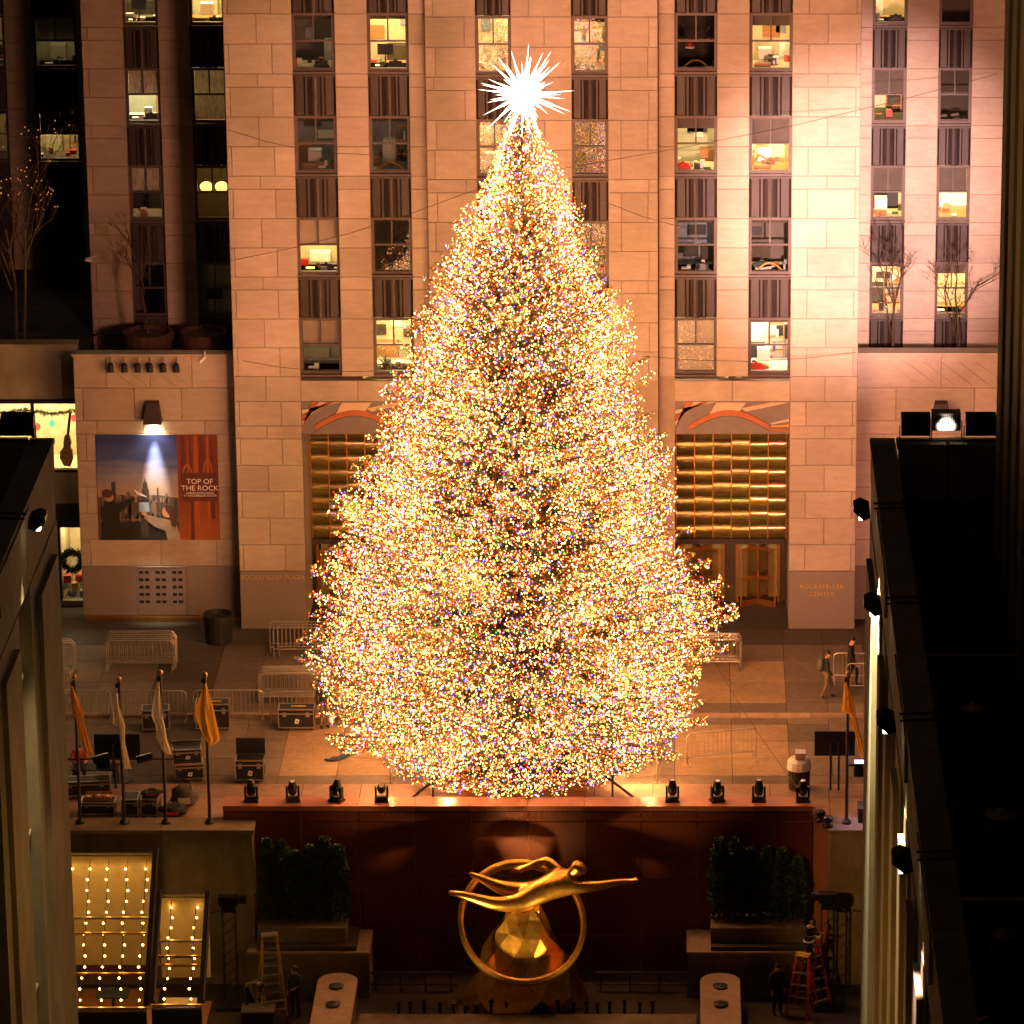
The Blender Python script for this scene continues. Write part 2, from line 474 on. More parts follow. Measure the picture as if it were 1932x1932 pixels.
# wings, 7.5 m behind the front
WY = 7.5
ztw = zt + [8.9, 7.85, 6.8]
for x0, x1 in ((-21.6, -20.1), (-18.85, -17.72)):
    core.box(x0, x1, WY + .05, WY + .5, 5, 26.4)
    ashlar(tower, x0, x1, ztw, WY, [[.14], []] if x0 < -20 else [[]])
core.box(-16.45, -15.0, WY + .05, WY + .5, 5, 26.4)
for x0, x1 in ((5.6, 6.78), (8.01, 9.16), (10.36, 12.6)):
    core.box(x0, x1, WY + .05, WY + .5, 5, 26.4)
    ashlar(tower, x0, x1, ztw, WY, [[]])
# the wing farther back on the left
DY = 16.5
for x0, x1 in ((-25.67, -24.6), (-22.95, -21.2)):
    core.box(x0, x1, DY + .05, DY + .5, 3, 24)
    ashlar(tower, x0, x1, [z for z in zt if z < 21.3], DY, [[]])
core.build("wall_core", "limestone_core", tower)
REST.build("stone_courses", "limestone", tower)["kind"] = "stuff"
print("BLOCKS", BLK[0])
MB().box(-15.77, -15.5, 0.5, WY + .04, 0, 26.4).build("return_wall", "limestone", tower)
MB().box(5.82, 6.09, 0.5, WY + .04, 0, 26.4).build("return_wall", "limestone", tower)
MB().box(-21.6, -21.35, WY + .5, DY, 5, 26.4).build("return_wall", "limestone", tower)

# ---- windows and the rooms behind them
mat("room_cream", (0.62, 0.50, 0.30), 0.8, var=0.1)
mat("room_white", (0.75, 0.68, 0.55), 0.8, var=0.1)
mat("room_green", (0.42, 0.42, 0.28), 0.8, var=0.1)
mat("room_dark", (0.10, 0.08, 0.065), 0.8, var=0.2)
mat("room_blue", (0.20, 0.22, 0.26), 0.8, var=0.2)
mat("shade_cloth", (0.55, 0.45, 0.38), 0.9, var=0.08, transl=0.5)
mat("shade_reflection", (0.60, 0.56, 0.48), 0.35, var=0.5, scale=5, stretch=(4, 1, .8), bump=1.0, transl=0.35)  # silvery streaks painted in for reflections in old panes
WARM = (1.0, 0.74, 0.34)
for nm, st, c in (("panel_bright", 38.0, WARM), ("panel_mid", 17.0, WARM), ("panel_dim", 2.8, (1.0, .72, .40)), ("panel_white", 38.0, (1.0, .84, .56)), ("panel_amber", 7.0, (1.0, .55, .12)), ("panel_off", 0.12, (1, .7, .4))):
    emat(nm, c, st)
def window(bx0, bx1, sill, yf, spec):
    fr = 0.10; z0, z1 = sill + 0.16, sill + 2.10; ya, yb = yf + 0.16, yf + 0.30
    zm = z0 + 0.49 * (z1 - z0)
    mb = MB()
    mb.box(bx0 + .002, bx0 + fr, ya, yb, sill + .003, z1); mb.box(bx1 - fr, bx1 - .002, ya, yb, sill + .003, z1)
    mb.box(bx0 + fr, bx1 - fr, ya, yb, z1 - fr, z1 - .002); mb.box(bx0 + fr, bx1 - fr, ya, yb, z0 - .1, z0)
    w = mb.build("window", "window_metal", tower)
    MB().box(bx0 + .004, bx1 - .004, yf + .05, ya - .002, sill - .02, sill + .055).build("sill", "window_metal", w)
    MB().box(bx0 + fr, bx1 - fr, ya + .03, yb - .02, zm - .03, zm + .03).build("sash_rail", "window_metal", w)
    cx = (bx0 + bx1) / 2
    MB().box(cx - .025, cx + .025, ya + .035, yb - .02, zm + .03, z1 - fr).build("mullion", "window_metal", w)
    gl = "glass_wavy" if spec.get("wavy") else "glass_clear"
    for a, b, c, d in ((bx0 + fr, cx - .025, zm + .03, z1 - fr), (cx + .025, bx1 - fr, zm + .03, z1 - fr), (bx0 + fr, bx1 - fr, z0, zm - .03)):
        MB().add([(a, yb - .03, c), (b, yb - .03, c), (b, yb - .03, d), (a, yb - .03, d)], [(0, 1, 2, 3)]).build("pane", gl, w)
    # room
    rx0, rx1, ry0, ry1, rz0, rz1 = bx0 - .42, bx1 + .42, yf + .36, yf + spec.get("deep", 3.6), sill - .75, sill + 2.25
    rm = MB().add([(rx0, ry0, rz0), (rx1, ry0, rz0), (rx1, ry1, rz0), (rx0, ry1, rz0), (rx0, ry0, rz1), (rx1, ry0, rz1), (rx1, ry1, rz1), (rx0, ry1, rz1)],
                  [(0, 1, 2, 3), (7, 6, 5, 4), (3, 2, 6, 7), (0, 3, 7, 4), (2, 1, 5, 6)])
    rmo = rm.build("room", spec.get("wall", "room_cream"), w)
    MB().box(bx0 - .05, bx1 + .05, yf + 1.2, yf + 2.6, rz1 - .06, rz1 - .02).build("ceiling_lamp", "panel_" + spec.get("l", "mid"), w)
    if spec.get("l") in ("bright", "mid", "white", "dim"):
        rr = random.Random(int(abs(bx0) * 100 + sill * 10))
        by = ry1 - .03
        for k in range(rr.randint(1, 3)):
            a = rr.uniform(rx0 + .1, rx1 - .7); c = rz0 + rr.uniform(1.1, 1.7)
            MB().box(a, a + rr.uniform(.3, .7), by - .02, by, c, c + rr.uniform(.25, .6)).build("wall_board", rr.choice(("ochre_dark", "paper", "room_blue", "wood", "black")), w)
        h = rr.uniform(.8, 1.3); a = rr.uniform(rx0, rx1 - .8)
        MB().box(a, a + rr.uniform(.5, 1.1), by - .5, by - .03, rz0 + .01, rz0 + h).build("cabinet", rr.choice(("wood", "room_green", "black", "ochre_dark", "paper")), w)
        for k in range(rr.randint(3, 6)):
            a = rr.uniform(bx0 - .1, bx1 - .15); yy = yf + rr.uniform(.45, 1.5); c = rz0 + .845 + .001 * k
            MB().box(a, a + rr.uniform(.08, .28), yy, yy + rr.uniform(.08, .25), c, c + rr.uniform(.02, .26)).build("desk_clutter", rr.choice(("paper", "black", "wood", "red_paint", "room_blue", "white_plastic", "shrub_leaf")), w)
        MB().box(bx0 - .2, bx1 + .2, yf + .42, yf + 1.75, rz0 + .78, rz0 + .84).build("worktop", rr.choice(("wood", "room_cream", "ochre_dark")), w)
        if rr.random() < .5: MB().box(bx0 - .2, bx1 + .2, yf + 1.0, yf + 1.04, rz1 - .55, rz1 - .02).build("bulkhead", "ochre_dark", w)
    if spec.get("shade"):
        a, b = (zm, z1 - fr) if spec["shade"] != "half" else (zm + .5, z1 - fr)
        if spec["shade"] == "full": a = z0
        MB().box(bx0 + fr, bx1 - fr, yf + .37, yf + .375, a, b).build("shade", spec.get("cloth", "shade_cloth"), w)  # silver sheets paint in pane reflections; room_dark ones darken the upper panes
    return w
def spandrel(bx0, bx1, z0, z1, yf):
    W = bx1 - bx0; prof = [(bx0, 0.20)]
    for f, d in ((.03, .14), (.06, .20), (.24, .19), (.28, .09), (.33, .09), (.36, .19), (.40, .14), (.45, .09), (.50, .075), (.55, .09), (.60, .14), (.64, .19), (.67, .09), (.72, .09), (.76, .19), (.94, .20), (.97, .14)):
        prof.append((bx0 + W * f, d))
    prof.append((bx1, 0.20))
    vs = [(x, yf + d, z0) for x, d in prof] + [(x, yf + d, z1) for x, d in prof]; n = len(prof)
    mb = MB().add(vs, [(i, i + 1, i + 1 + n, i + n) for i in range(n - 1)])
    mb.box(bx0 + .003, bx1 - .003, yf + .04, yf + .24, z1 - .10, z1 - .022)
    mb.build("spandrel", "bronze_dark", tower)
BAYS = {"c1": (-13.43, -11.97, 0), "c2": (-10.85, -9.44, 0), "c3": (-7.12, -5.91, -.5), "c4": (-3.84, -2.60, -.5), "c5": (-0.31, 1.15, 0), "c6": (2.26, 3.73, 0),
        "l1": (-20.1, -18.85, WY), "l2": (-17.72, -16.45, WY), "r1": (6.78, 8.01, WY), "r2": (9.16, 10.36, WY), "d1": (-24.6, -22.95, DY), "d0": (-26.8, -25.67, DY)}
COLN = {"c1": "leftmost column of the main block", "c2": "second column of the main block", "c3": "column left of the star", "c4": "column right of the star",
        "c5": "fifth column of the main block", "c6": "column beside the brightest pier", "l1": "left wing's outer column", "l2": "left wing's inner column",
        "r1": "right wing's inner column", "r2": "right wing's outer column", "d1": "farthest left column", "d0": "column cut by the left edge"}
ROWN = ["top", "second", "third", "lowest"]
SPEC = {
 ("c1", 0): dict(l="dim", wall="room_dark", items=["chair", "papers"]), ("c1", 1): dict(l="dim", wall="room_blue", items=["boxes", "papers"], wavy=1),
 ("c1", 2): dict(l="bright", shade="top", items=["desk", "chair"]), ("c1", 3): dict(l="dim", wall="room_green", shade="top", items=["desk"]),
 ("c2", 0): dict(l="bright", items=["desk", "monitor", "chair"]), ("c2", 1): dict(l="dim", wall="room_blue", items=["shelf", "arc"], wavy=1),
 ("c2", 2): dict(l="off", wall="room_dark", items=["arc"], wavy=1), ("c2", 3): dict(l="bright", wall="room_green", items=["plant", "desk"]),
 ("c3", 0): dict(l="bright", items=["shelf"], wavy=1), ("c3", 1): dict(l="mid", items=["boxes"], wavy=1), ("c3", 2): dict(l="mid"), ("c3", 3): dict(l="off"),
 ("c4", 0): dict(l="mid", items=["shelf"], wavy=1), ("c4", 1): dict(l="off", wall="room_dark", wavy=1), ("c4", 2): dict(l="dim", wall="room_dark", wavy=1), ("c4", 3): dict(l="off"),
 ("c5", 0): dict(l="off", wall="room_dark", items=["hat", "arc"], wavy=1), ("c5", 1): dict(l="mid", wall="room_green", shade="half", cloth="room_dark", items=["round_table", "sofa", "red_chair"]),
 ("c5", 2): dict(l="dim", wall="room_blue", items=["desk", "chair", "monitor"]), ("c5", 3): dict(l="white", wall="room_cream", shade="full", cloth="shade_cloth"),
 ("c6", 0): dict(l="mid", wall="room_cream", shade="half", cloth="room_dark", items=["stool", "boxes"]), ("c6", 1): dict(l="bright", shade="top", cloth="room_dark", items=["armchair", "boxes"]),
 ("c6", 2): dict(l="dim", wall="room_dark", items=["papers", "arc", "desk"]), ("c6", 3): dict(l="white", wall="room_white", items=["boxes", "red_chair", "shelf"]),
 ("l1", 0): dict(l="bright", items=["desk", "monitor"]), ("l1", 1): dict(l="white", wall="room_green", shade="top", cloth="shade_reflection", items=["desk", "chair"]),
 ("l1", 2): dict(l="dim", wall="room_dark", shade="top", cloth="shade_reflection"), ("l1", 3): dict(l="off", wall="room_dark"),
 ("l2", 0): dict(l="bright", items=["desk", "boxes"]), ("l2", 1): dict(l="mid", shade="full", cloth="shade_reflection"),
 ("l2", 2): dict(l="amber", wall="room_dark", items=["lamps"]), ("l2", 3): dict(l="off", wall="room_green", items=["monitor"]),
 ("r1", 0): dict(l="mid", wall="room_cream", items=["desk", "chair"]), ("r1", 1): dict(l="mid", wall="room_green", shade="top", cloth="room_dark", items=["shelf"]),
 ("r1", 2): dict(l="mid", wall="room_cream", shade="top", cloth="room_dark", items=["boxes"]), ("r1", 3): dict(l="white", wall="room_cream", items=["shelf"]),
 ("r2", 0): dict(l="off", wall="room_dark"), ("r2", 1): dict(l="off", wall="room_dark", wavy=1, items=["papers"]),
 ("r2", 2): dict(l="bright", wall="room_white", shade="top", cloth="room_dark"), ("r2", 3): dict(l="bright", wall="room_cream", shade="half", cloth="room_dark", items=["desk"]),
 ("d1", 0): dict(l="mid"), ("d1", 1): dict(l="dim", wall="room_green", shade="top", cloth="shade_reflection", items=["desk"]), ("d1", 2): dict(l="mid", wall="room_cream", wavy=1, shade="top", cloth="room_dark", items=["shelf"]),
 ("d0", 1): dict(l="dim", wavy=1), ("d0", 2): dict(l="dim", wavy=1),
}
ITEM = {"desk": ("office_desk", "wooden desk seen", "desk"), "monitor": ("computer_monitor", "black computer monitor standing", "monitor"), "chair": ("office_chair", "black office chair standing", "chair"),
        "round_table": ("round_table", "round wooden meeting table", "table"), "sofa": ("sofa", "pale low sofa standing", "sofa"), "red_chair": ("red_chair", "red upholstered chair standing", "chair"),
        "boxes": ("stacked_cartons", "stacked cartons standing", "carton"), "stool": ("bar_stool", "tall dark bar stool standing", "stool"), "arc": ("arched_chair", "curved gilt chair back", "chair"),
        "papers": ("paper_stack", "loose white papers lying", "papers"), "plant": ("potted_plant", "leafy potted plant standing", "plant"), "shelf": ("bookshelf", "open bookshelf standing", "bookshelf"),
        "hat": ("santa_hat", "red hat hanging", "hat"), "lamps": ("globe_lamp", "pair of glowing yellow globe lamps", "lamp"), "armchair": ("armchair", "wooden armchair with open arms", "chair")}
emat("globe_glow", (1.0, 0.62, 0.12), 3.0)
def item(kind, cx, yf, sill, lab):
    nm, d, cat = ITEM[kind]; fl = sill - .75
    t = thing(nm, f"{d} behind the {lab}", cat, (cx, yf + 1.2, fl))
    if kind == "desk":
        MB().box(cx - .75, cx + .75, yf + .55, yf + 1.35, fl + .80, fl + .84).build("top", "wood", t)
        for sx in (-.7, .7): MB().box(cx + sx - .03, cx + sx + .03, yf + .6, yf + 1.3, fl + .01, fl + .797).build("leg", "black", t)
        MB().box(cx - .5, cx - .2, yf + .7, yf + .95, fl + .845, fl + .87).build("papers", "paper", t)
    elif kind == "monitor":
        MB().box(cx - .45, cx + .1, yf + 1.45, yf + 1.5, fl + 1.10, fl + 1.48).build("screen", "screen_black", t)
        MB().box(cx - .2, cx - .15, yf + 1.46, yf + 1.5, fl + .01, fl + 1.09).box(cx - .4, cx + .05, yf + 1.4, yf + 1.6, fl + .005, fl + .03).build("stand", "black", t)
    elif kind in ("chair", "red_chair"):
        m = "black" if kind == "chair" else "red_paint"; o = .22 if kind == "chair" else -.45
        MB().tube([(cx + o - .22, yf + .62, fl + .5), (cx + o - .24, yf + .60, fl + .9), (cx + o, yf + .58, fl + 1.12), (cx + o + .24, yf + .60, fl + .9), (cx + o + .22, yf + .62, fl + .5)], .04, 6) \
            .box(cx + o - .22, cx + o + .22, yf + .57, yf + .62, fl + .55, fl + 1.08).build("backrest", m, t)
        MB().box(cx + o - .25, cx + o + .25, yf + .64, yf + 1.1, fl + .44, fl + .5).build("seat", m, t)
        MB().lathe(cx + o, yf + .85, [(.26, fl + .01), (.05, fl + .08), (.03, fl + .44)], 10).build("base", "black", t)
    elif kind == "round_table":
        MB().lathe(cx + .2, yf + 1.5, [(.62, fl + .74), (.62, fl + .78)], 24).build("top", "wood", t)
        MB().lathe(cx + .2, yf + 1.5, [(.3, fl + .01), (.05, fl + .06), (.05, fl + .735)], 12).build("base", "wood", t)
    elif kind == "sofa":
        MB().box(cx - .7, cx + .5, yf + 2.6, yf + 3.3, fl + .01, fl + .42).build("seat", "paper", t)
        MB().box(cx - .7, cx + .5, yf + 3.2, yf + 3.45, fl + .43, fl + .85).build("backrest", "room_green", t)
    elif kind == "boxes":
        for i, (a, b, c, h) in enumerate(((-.55, .0, 0, .95), (.05, .5, .1, .6), (-.4, .05, .02, 1.25))):
            MB().box(cx + a, cx + b, yf + .7 + c + .5 * i, yf + 1.1 + c + .5 * i, fl + .01, fl + h).build("carton", ("wood", "paper", "white_plastic")[i], t)
    elif kind == "stool":
        MB().box(cx - .2, cx + .2, yf + 1.0, yf + 1.4, fl + 1.0, fl + 1.06).build("seat", "black", t)
        for a in (-.2, .2):
            for b in (1.0, 1.4): MB().bar((cx + a * 1.2, yf + b, fl + .01), (cx + a * .9, yf + b, fl + .995), .04).build("leg", "black", t)
        MB().bar((cx - .2, yf + 1.0, fl + .4), (cx + .2, yf + 1.0, fl + .4), .03).build("rung", "black", t)
    elif kind == "arc":
        MB().tube([(cx - .45 + .9 * i / 10, yf + .6, fl + .82 + .28 * math.sin(math.pi * i / 10)) for i in range(11)], .035, 6).build("rim", "gold_paint", t)
        MB().box(cx - .40, cx + .40, yf + .62, yf + .66, fl + .3, fl + .85).build("backrest", "black", t)
    elif kind == "papers":
        for i in range(5):
            a = random.uniform(-.5, .35); b = random.uniform(.5, 1.2); h = fl + .78 + .012 * i
            MB().add([(cx + a, yf + b, h), (cx + a + .3, yf + b + .05, h + .02), (cx + a + .26, yf + b + .26, h + .06), (cx + a - .03, yf + b + .2, h + .03)], [(0, 1, 2, 3)]).build("sheet", "paper", t)
        MB().box(cx - .6, cx + .6, yf + .45, yf + 1.5, fl + .01, fl + .775).build("cabinet", "ochre_dark", t)
    elif kind == "plant":
        MB().lathe(cx - .3, yf + .8, [(.12, fl + .6), (.16, fl + .9)], 10).build("pot", "terracotta", t)
        mb = MB()
        for i in range(40):
            a = random.uniform(0, 6.28); e = random.uniform(.2, 1.3); L = random.uniform(.2, .5)
            p = Vector((cx - .3, yf + .8, fl + .9)); q = p + Vector((math.cos(a) * math.cos(e), math.sin(a) * math.cos(e), math.sin(e))) * L
            s = Vector((-math.sin(a), math.cos(a), 0)) * .05
            mb.add([p, (p + q) / 2 + s, q, (p + q) / 2 - s], [(0, 1, 2, 3)])
        mb.build("leaves", "shrub_leaf", t)
    elif kind == "shelf":
        for i in range(4): MB().box(cx + .05, cx + .55, yf + 2.9, yf + 3.2, fl + .3 + .5 * i, fl + .33 + .5 * i).build("board", "wood", t)
        for a in (.02, .55): MB().box(cx + a, cx + a + .03, yf + 2.9, yf + 3.2, fl + .01, fl + 2.0).build("side_panel", "wood", t)
        for i in range(3):
            MB().box(cx + .1 + .1 * i, cx + .17 + .1 * i, yf + 2.95, yf + 3.15, fl + .335 + .5 * i, fl + .6 + .5 * i).build("book", ("red_paint", "blue_cloth", "paper")[i], t)
    elif kind == "hat":
        MB().lathe(cx - .2, yf + .5, [(.16, sill + .86), (.14, sill + .95), (.02, sill + 1.12)], 10).build("crown", "red_paint", t)
        MB().lathe(cx - .2, yf + .5, [(.17, sill + .80), (.17, sill + .86)], 10).build("brim", "white_plastic", t)
        t.location.z = sill + .8
        for ch in kids(t): ch.location.z -= (sill + .8 - fl)
    elif kind == "lamps":
        for a in (-.3, .25): MB().sphere((cx + a, yf + 1.0, sill + 1.1), .24, 12, 8, (1, 1, .8)).build("globe", "globe_glow", t, True)
        MB().bar((cx - .4, yf + 1.0, sill + 1.35), (cx + .4, yf + 1.0, sill + 1.35), .04).bar((cx - .3, yf + 1., sill + 1.25), (cx - .3, yf + 1., sill + 1.35), .03).bar((cx + .25, yf + 1., sill + 1.25), (cx + .25, yf + 1., sill + 2.2), .03).build("bracket", "black", t)
    elif kind == "armchair":
        MB().box(cx - .6, cx - .1, yf + .7, yf + 1.2, fl + .4, fl + .52).build("seat", "paper", t)
        MB().tube([(cx - .62, yf + 1.3, fl + .5), (cx - .6, yf + 1.35, fl + 1.0), (cx - .35, yf + 1.38, fl + 1.15), (cx - .08, yf + 1.35, fl + 1.0), (cx - .06, yf + 1.3, fl + .5)], .04, 6).build("backrest", "wood", t)
        for a in (-.62, -.06):
            MB().bar((cx + a, yf + .7, fl + .01), (cx + a, yf + 1.3, fl + .7), .05).bar((cx + a, yf + 1.3, fl + .01), (cx + a, yf + 1.3, fl + .6), .05).build("side_frame", "wood", t)
    return t
for key, (b0, b1, yf) in BAYS.items():
    for r_, s_ in enumerate(SILLS):
        sp = SPEC.get((key, r_))
        if sp is not None:
            window(b0, b1, s_, yf, sp)
            for it in sp.get("items", []):
                item(it, (b0 + b1) / 2, yf, s_, f"{ROWN[r_]} window in the {COLN[key]}")
        if key[0] in "cd" or True:
            spandrel(b0, b1, s_ + 2.11, s_ + 3.60, yf)
    if key[0] in "lr": spandrel(b0, b1, 7.2, 9.36, yf)
MB().box(-24.6, -22.95, DY + .1, DY + .2, 5, 12.9).build("spandrel", "bronze_dark", tower)
MB().box(-26.8, -25.67, DY + .1, DY + .2, 5, 12.9).build("spandrel", "bronze_dark", tower)

# ---- entrances: carved band, glass block screen, bronze revolving doors
def entrance(x0, x1, hidden=False):
    MB().box(x0 + .003, x1 - .003, 0.08, 3.2, 7.24, 7.27).build("soffit", "ochre_dark", tower)
    MB().box(x0 - .02, x0, 0.5, 3.4, 0, 8.46).build("jamb", "limestone", tower)
    MB().box(x1, x1 + .02, 0.5, 3.4, 0, 8.46).build("jamb", "limestone", tower)
    # plain carved band of sweeping stripes
    rb = MB().box(x0 + .01, x1 - .01, 0.06, 0.2, 7.25, 8.45).build("carved_band", "relief_grey", tower)
    w = x1 - x0
    def P(pts, m, y): MB().prism([(x0 + .012 + a * (w - .024), 7.26 + b * 1.18) for a, b in pts], y, .07).build("carved_stripe", m, rb)
    for i in range(4):
        P([(.0, .08 + .18 * i), (.0, .20 + .18 * i), (.36 - .07 * (3 - i), 1.0), (.30 - .07 * (3 - i), 1.0)], ("relief_terra", "relief_flesh", "relief_terra", "relief_flesh")[i], .02)
    arc = [(.12 + .70 * i / 14, .12 + .46 * math.sin(math.pi * i / 14)) for i in range(15)]
    P(arc + [(a, b + .17) for a, b in arc[::-1]], "relief_terra", .0)
    P([(.10, .01)] + [(a, b - .02) for a, b in arc] + [(.84, .01)], "relief_grey", .01)
    P([(.30, .62), (.55, .66), (.62, .98), (.36, .98)], "relief_flesh", .01)
    P([(.62, .70), (.99, .98), (.84, .98), (.58, .80)], "relief_flesh", .02)
    for i in range(3): P([(.84, .14 + .08 * i), (.995, .05 + .17 * i), (.995, .13 + .17 * i), (.84, .18 + .08 * i)], ("relief_terra", "gold_paint", "relief_flesh")[i], .02)
    # screen of cast glass blocks
    yc = 3.0
    sc = thing("glass_screen", None, None, (x0, yc, 2.42), parent=tower)
    nx, nz = 6, 9; zb, zt_ = 2.42, 7.2
    bw, bh = (w - .08) / nx, (zt_ - zb) / nz
    fm = MB()
    for i in range(nx + 1): fm.box(x0 + .04 + bw * i - .02, x0 + .04 + bw * i + .02, yc - .06, yc + .02, zb, zt_)
    fm.build("glazing_bars", "bronze", sc)
    MB().box(x0, x1, yc + .30, yc + .34, zb, zt_).build("backing", "ochre_dark", sc)
    for i in range(nx):
        for j in range(nz):
            a0, a1 = x0 + .04 + bw * i + .02, x0 + .04 + bw * (i + 1) - .02; c0, c1 = zb + bh * j + .012, zb + bh * (j + 1) - .012
            # block front bulges: three facets
            d = .05 + .05 * rs.random()
            MB().add([(a0, yc, c0), (a1, yc, c0), (a0, yc - d, c0 + .3 * bh), (a1, yc - d, c0 + .3 * bh), (a0, yc - d * .7, c1 - .18 * bh), (a1, yc - d * .7, c1 - .18 * bh), (a0, yc + .02, c1), (a1, yc + .02, c1)],
                     [(0, 1, 3, 2), (2, 3, 5, 4), (4, 5, 7, 6)]).build("glass_block", "glass_block", sc, True)
    # door wall
    MB().box(x0 + .3, x1 - .3, 3.5, 3.6, 0.02, 2.4).build("lobby_wall", "lobby_glow", tower)
    MB().box(x0 + .01, x1 - .01, 2.92, 3.1, 2.22, 2.41).build("transom", "bronze_dark", tower)
    for cx in (x0 + .28 * w - .15, x0 + .74 * w):
        rd = thing("revolving_door", None, None, (cx, 3.0, 0), parent=tower)
        for sx in (-.75, .75): MB().box(cx + sx - .05, cx + sx + .05, 2.86, 2.99, 0.01, 2.215).build("door_jamb", "bronze", rd)
        MB().tube([(cx, 2.75, 0.02), (cx, 2.75, 2.2)], .05, 8).build("post", "bronze", rd)
        for an in (-150, -30, 60, 120):
            d = Vector((math.cos(R(an)), math.sin(R(an)), 0)); p = Vector((cx, 2.75, 0)); q = p + d * .70
            mb = MB().bar(p + Vector((0, 0, .1)), q + Vector((0, 0, .1)), .06, .2).bar(p + Vector((0, 0, 2.14)), q + Vector((0, 0, 2.14)), .06, .1).bar(q + Vector((0, 0, .02)), q + Vector((0, 0, 2.19)), .06)
            mb.bar(p + Vector((0, 0, 1.05)), q + Vector((0, 0, 1.05)), .05, .12)
            wg = mb.build("door_wing", "bronze", rd)
            MB().add([p + Vector((0, 0, .2)), q + Vector((0, 0, .2)), q + Vector((0, 0, 2.1)), p + Vector((0, 0, 2.1))], [(0, 1, 2, 3)]).build("pane", "glass_door", wg)
    for a, b in ((x0 + .01, x0 + .28 * w - .96), (x0 + .28 * w + .66, x0 + .74 * w - .81), (x0 + .74 * w + .81, x1 - .01)):
        MB().box(a, b, 2.95, 3.05, 0.01, 2.215).build("door_panel", "ochre_dark", tower)
mat("glass_block", (0.20, 0.15, 0.035), 0.26, metal=0.6, var=0.45, scale=2.5, stretch=(1, 1, 5), bump=0.4, coat=0.4, objvar=0.25)
mat("lobby_glow", (0.25, 0.17, 0.06), 0.6, emit=(1.0, .60, .16), strength=0.09, var=.5, scale=1.5)  # wall glows of itself in place of lamps inside
entrance(-13.43, -9.44)
entrance(-0.31, 3.73)
MB().box(-8.84, -0.89, -.4, -.2, 0.02, 8.0).build("entrance_screen", "ochre_dark", tower)
text_obj("ROCKEFELLER", 0.22, (4.9, -0.026, 1.60), "gold_paint", tower, spacing=1.15)
text_obj("CENTER", 0.22, (4.9, -0.026, 1.32), "gold_paint", tower, spacing=1.15)
text_obj("ROCKEFELLER PLAZA", 0.22, (-14.6, -0.026, 1.95), "gold_paint", tower, spacing=1.1)

# ------------------------------------------------------------------ low blocks at either side of the tower
annex = thing("low_annex", "low limestone block on the left carrying the poster and the wall lamp", "building", (-18.6, 1, 0))
AY = 1.0
vs_ = (673, 732, 794, 819, 870, 919, 969, 1018.5, 1068)
zan = [A(300, v, AY).z for v in vs_]
MB().box(-21.51, -15.80, AY + .05, AY + .6, 0, zan[0] - .01).build("wall_core", "limestone_core", annex)
ashlar(annex, -21.51, -15.80, zan, AY, [[.2, .47, .73], [.05, .37, .66], [.13, .42, .80], [.06, .5, .85]])
gz = zan[-1]
vx0, vx1 = A(258, 1100, AY).x, A(352, 1100, AY).x
for a, b in ((-21.51, vx0), (vx1, -15.80)): block(annex, a, b, 0.16, gz, AY - .01, "granite_grey", "granite_block")
block(annex, vx0, vx1, 0.16, A(300, 1140, AY).z - .05, AY - .01, "granite_grey", "granite_block")
block(annex, vx0, vx1, gz - .1, gz, AY - .01, "granite_grey", "granite_block")
MB().box(-21.45, -15.85, AY - .22, AY - .02, 0.0, 0.15).build("brass_ledge", "brass", annex)
MB().box(-21.55, -15.80, AY - .06, AY + .5, zan[0], zan[0] + .10).build("parapet_cap", "limestone", annex)
# vent grille with real openings
vg = MB(); zb_, zt2 = A(300, 1140, AY).z - .05, gz - .1
xsv = [vx0]; W3 = (vx1 - vx0) / 3
for g3 in range(3):
    for a in (.14, .40, .50, .76): xsv.append(vx0 + W3 * (g3 + a))
xsv.append(vx1)
rows = 5; H5 = (zt2 - zb_) / rows
for i in range(len(xsv) - 1):
    hole = (i % 4 in (1, 3))
    if not hole: vg.box(xsv[i], xsv[i + 1], AY - .01, AY + .040, zb_, zt2)
    else:
        for j in range(rows + 1):
            lo = zb_ + H5 * j - (.28 * H5 if j else 0); hi = zb_ + H5 * j + (.28 * H5 if j < rows else 0)
            vg.box(xsv[i] + .0005, xsv[i + 1] - .0005, AY - .008, AY + .040, lo, hi)
vg.build("vent_grille", "granite_grey", annex)
MB().box(vx0, vx1, AY + .042, AY + .047, zb_, zt2).build("vent_backing", "black", annex)

annex2 = thing("low_annex", "low limestone block on the right under the bare terrace trees", "building", (10, 1, 0))
zan2 = [9.86] + zan[1:]
MB().box(6.10, 16, AY + .05, AY + .6, 0, 9.85).build("wall_core", "limestone_core", annex2)
ashlar(annex2, 6.11, 16, zan2, AY, [[.30, .52, .80], [.14, .42, .66], [.25, .55], [.10, .36, .7]])
block(annex2, 6.11, 16, 0.02, gz, AY - .01, "granite_grey", "granite_block")
MB().box(6.11, 16, AY - .04, AY + .65, 9.865, 9.95).build("parapet_cap", "limestone", annex2)
for i in range(9):
    MB().bar((7.2 + .62 * i, AY - .005, 9.6), (8.3 + .62 * i, AY - .005, 8.75), .05, .03).build("carved_stroke", "limestone", annex2)
for i in range(5):
    MB().bar((-20.0 + .5 * i, AY - .005, 9.2), (-19.4 + .5 * i, AY - .005, 8.7), .05, .03).build("carved_stroke", "limestone", annex)

# terraces on their roofs: planters, rail
for nm, x0, x1 in (("left", -21.5, -15.8), ("right", 6.1, 16)):
    struct(MB().box(x0, x1, AY + .6, WY, 7.8, 7.9).build("terrace", "roof_black"))

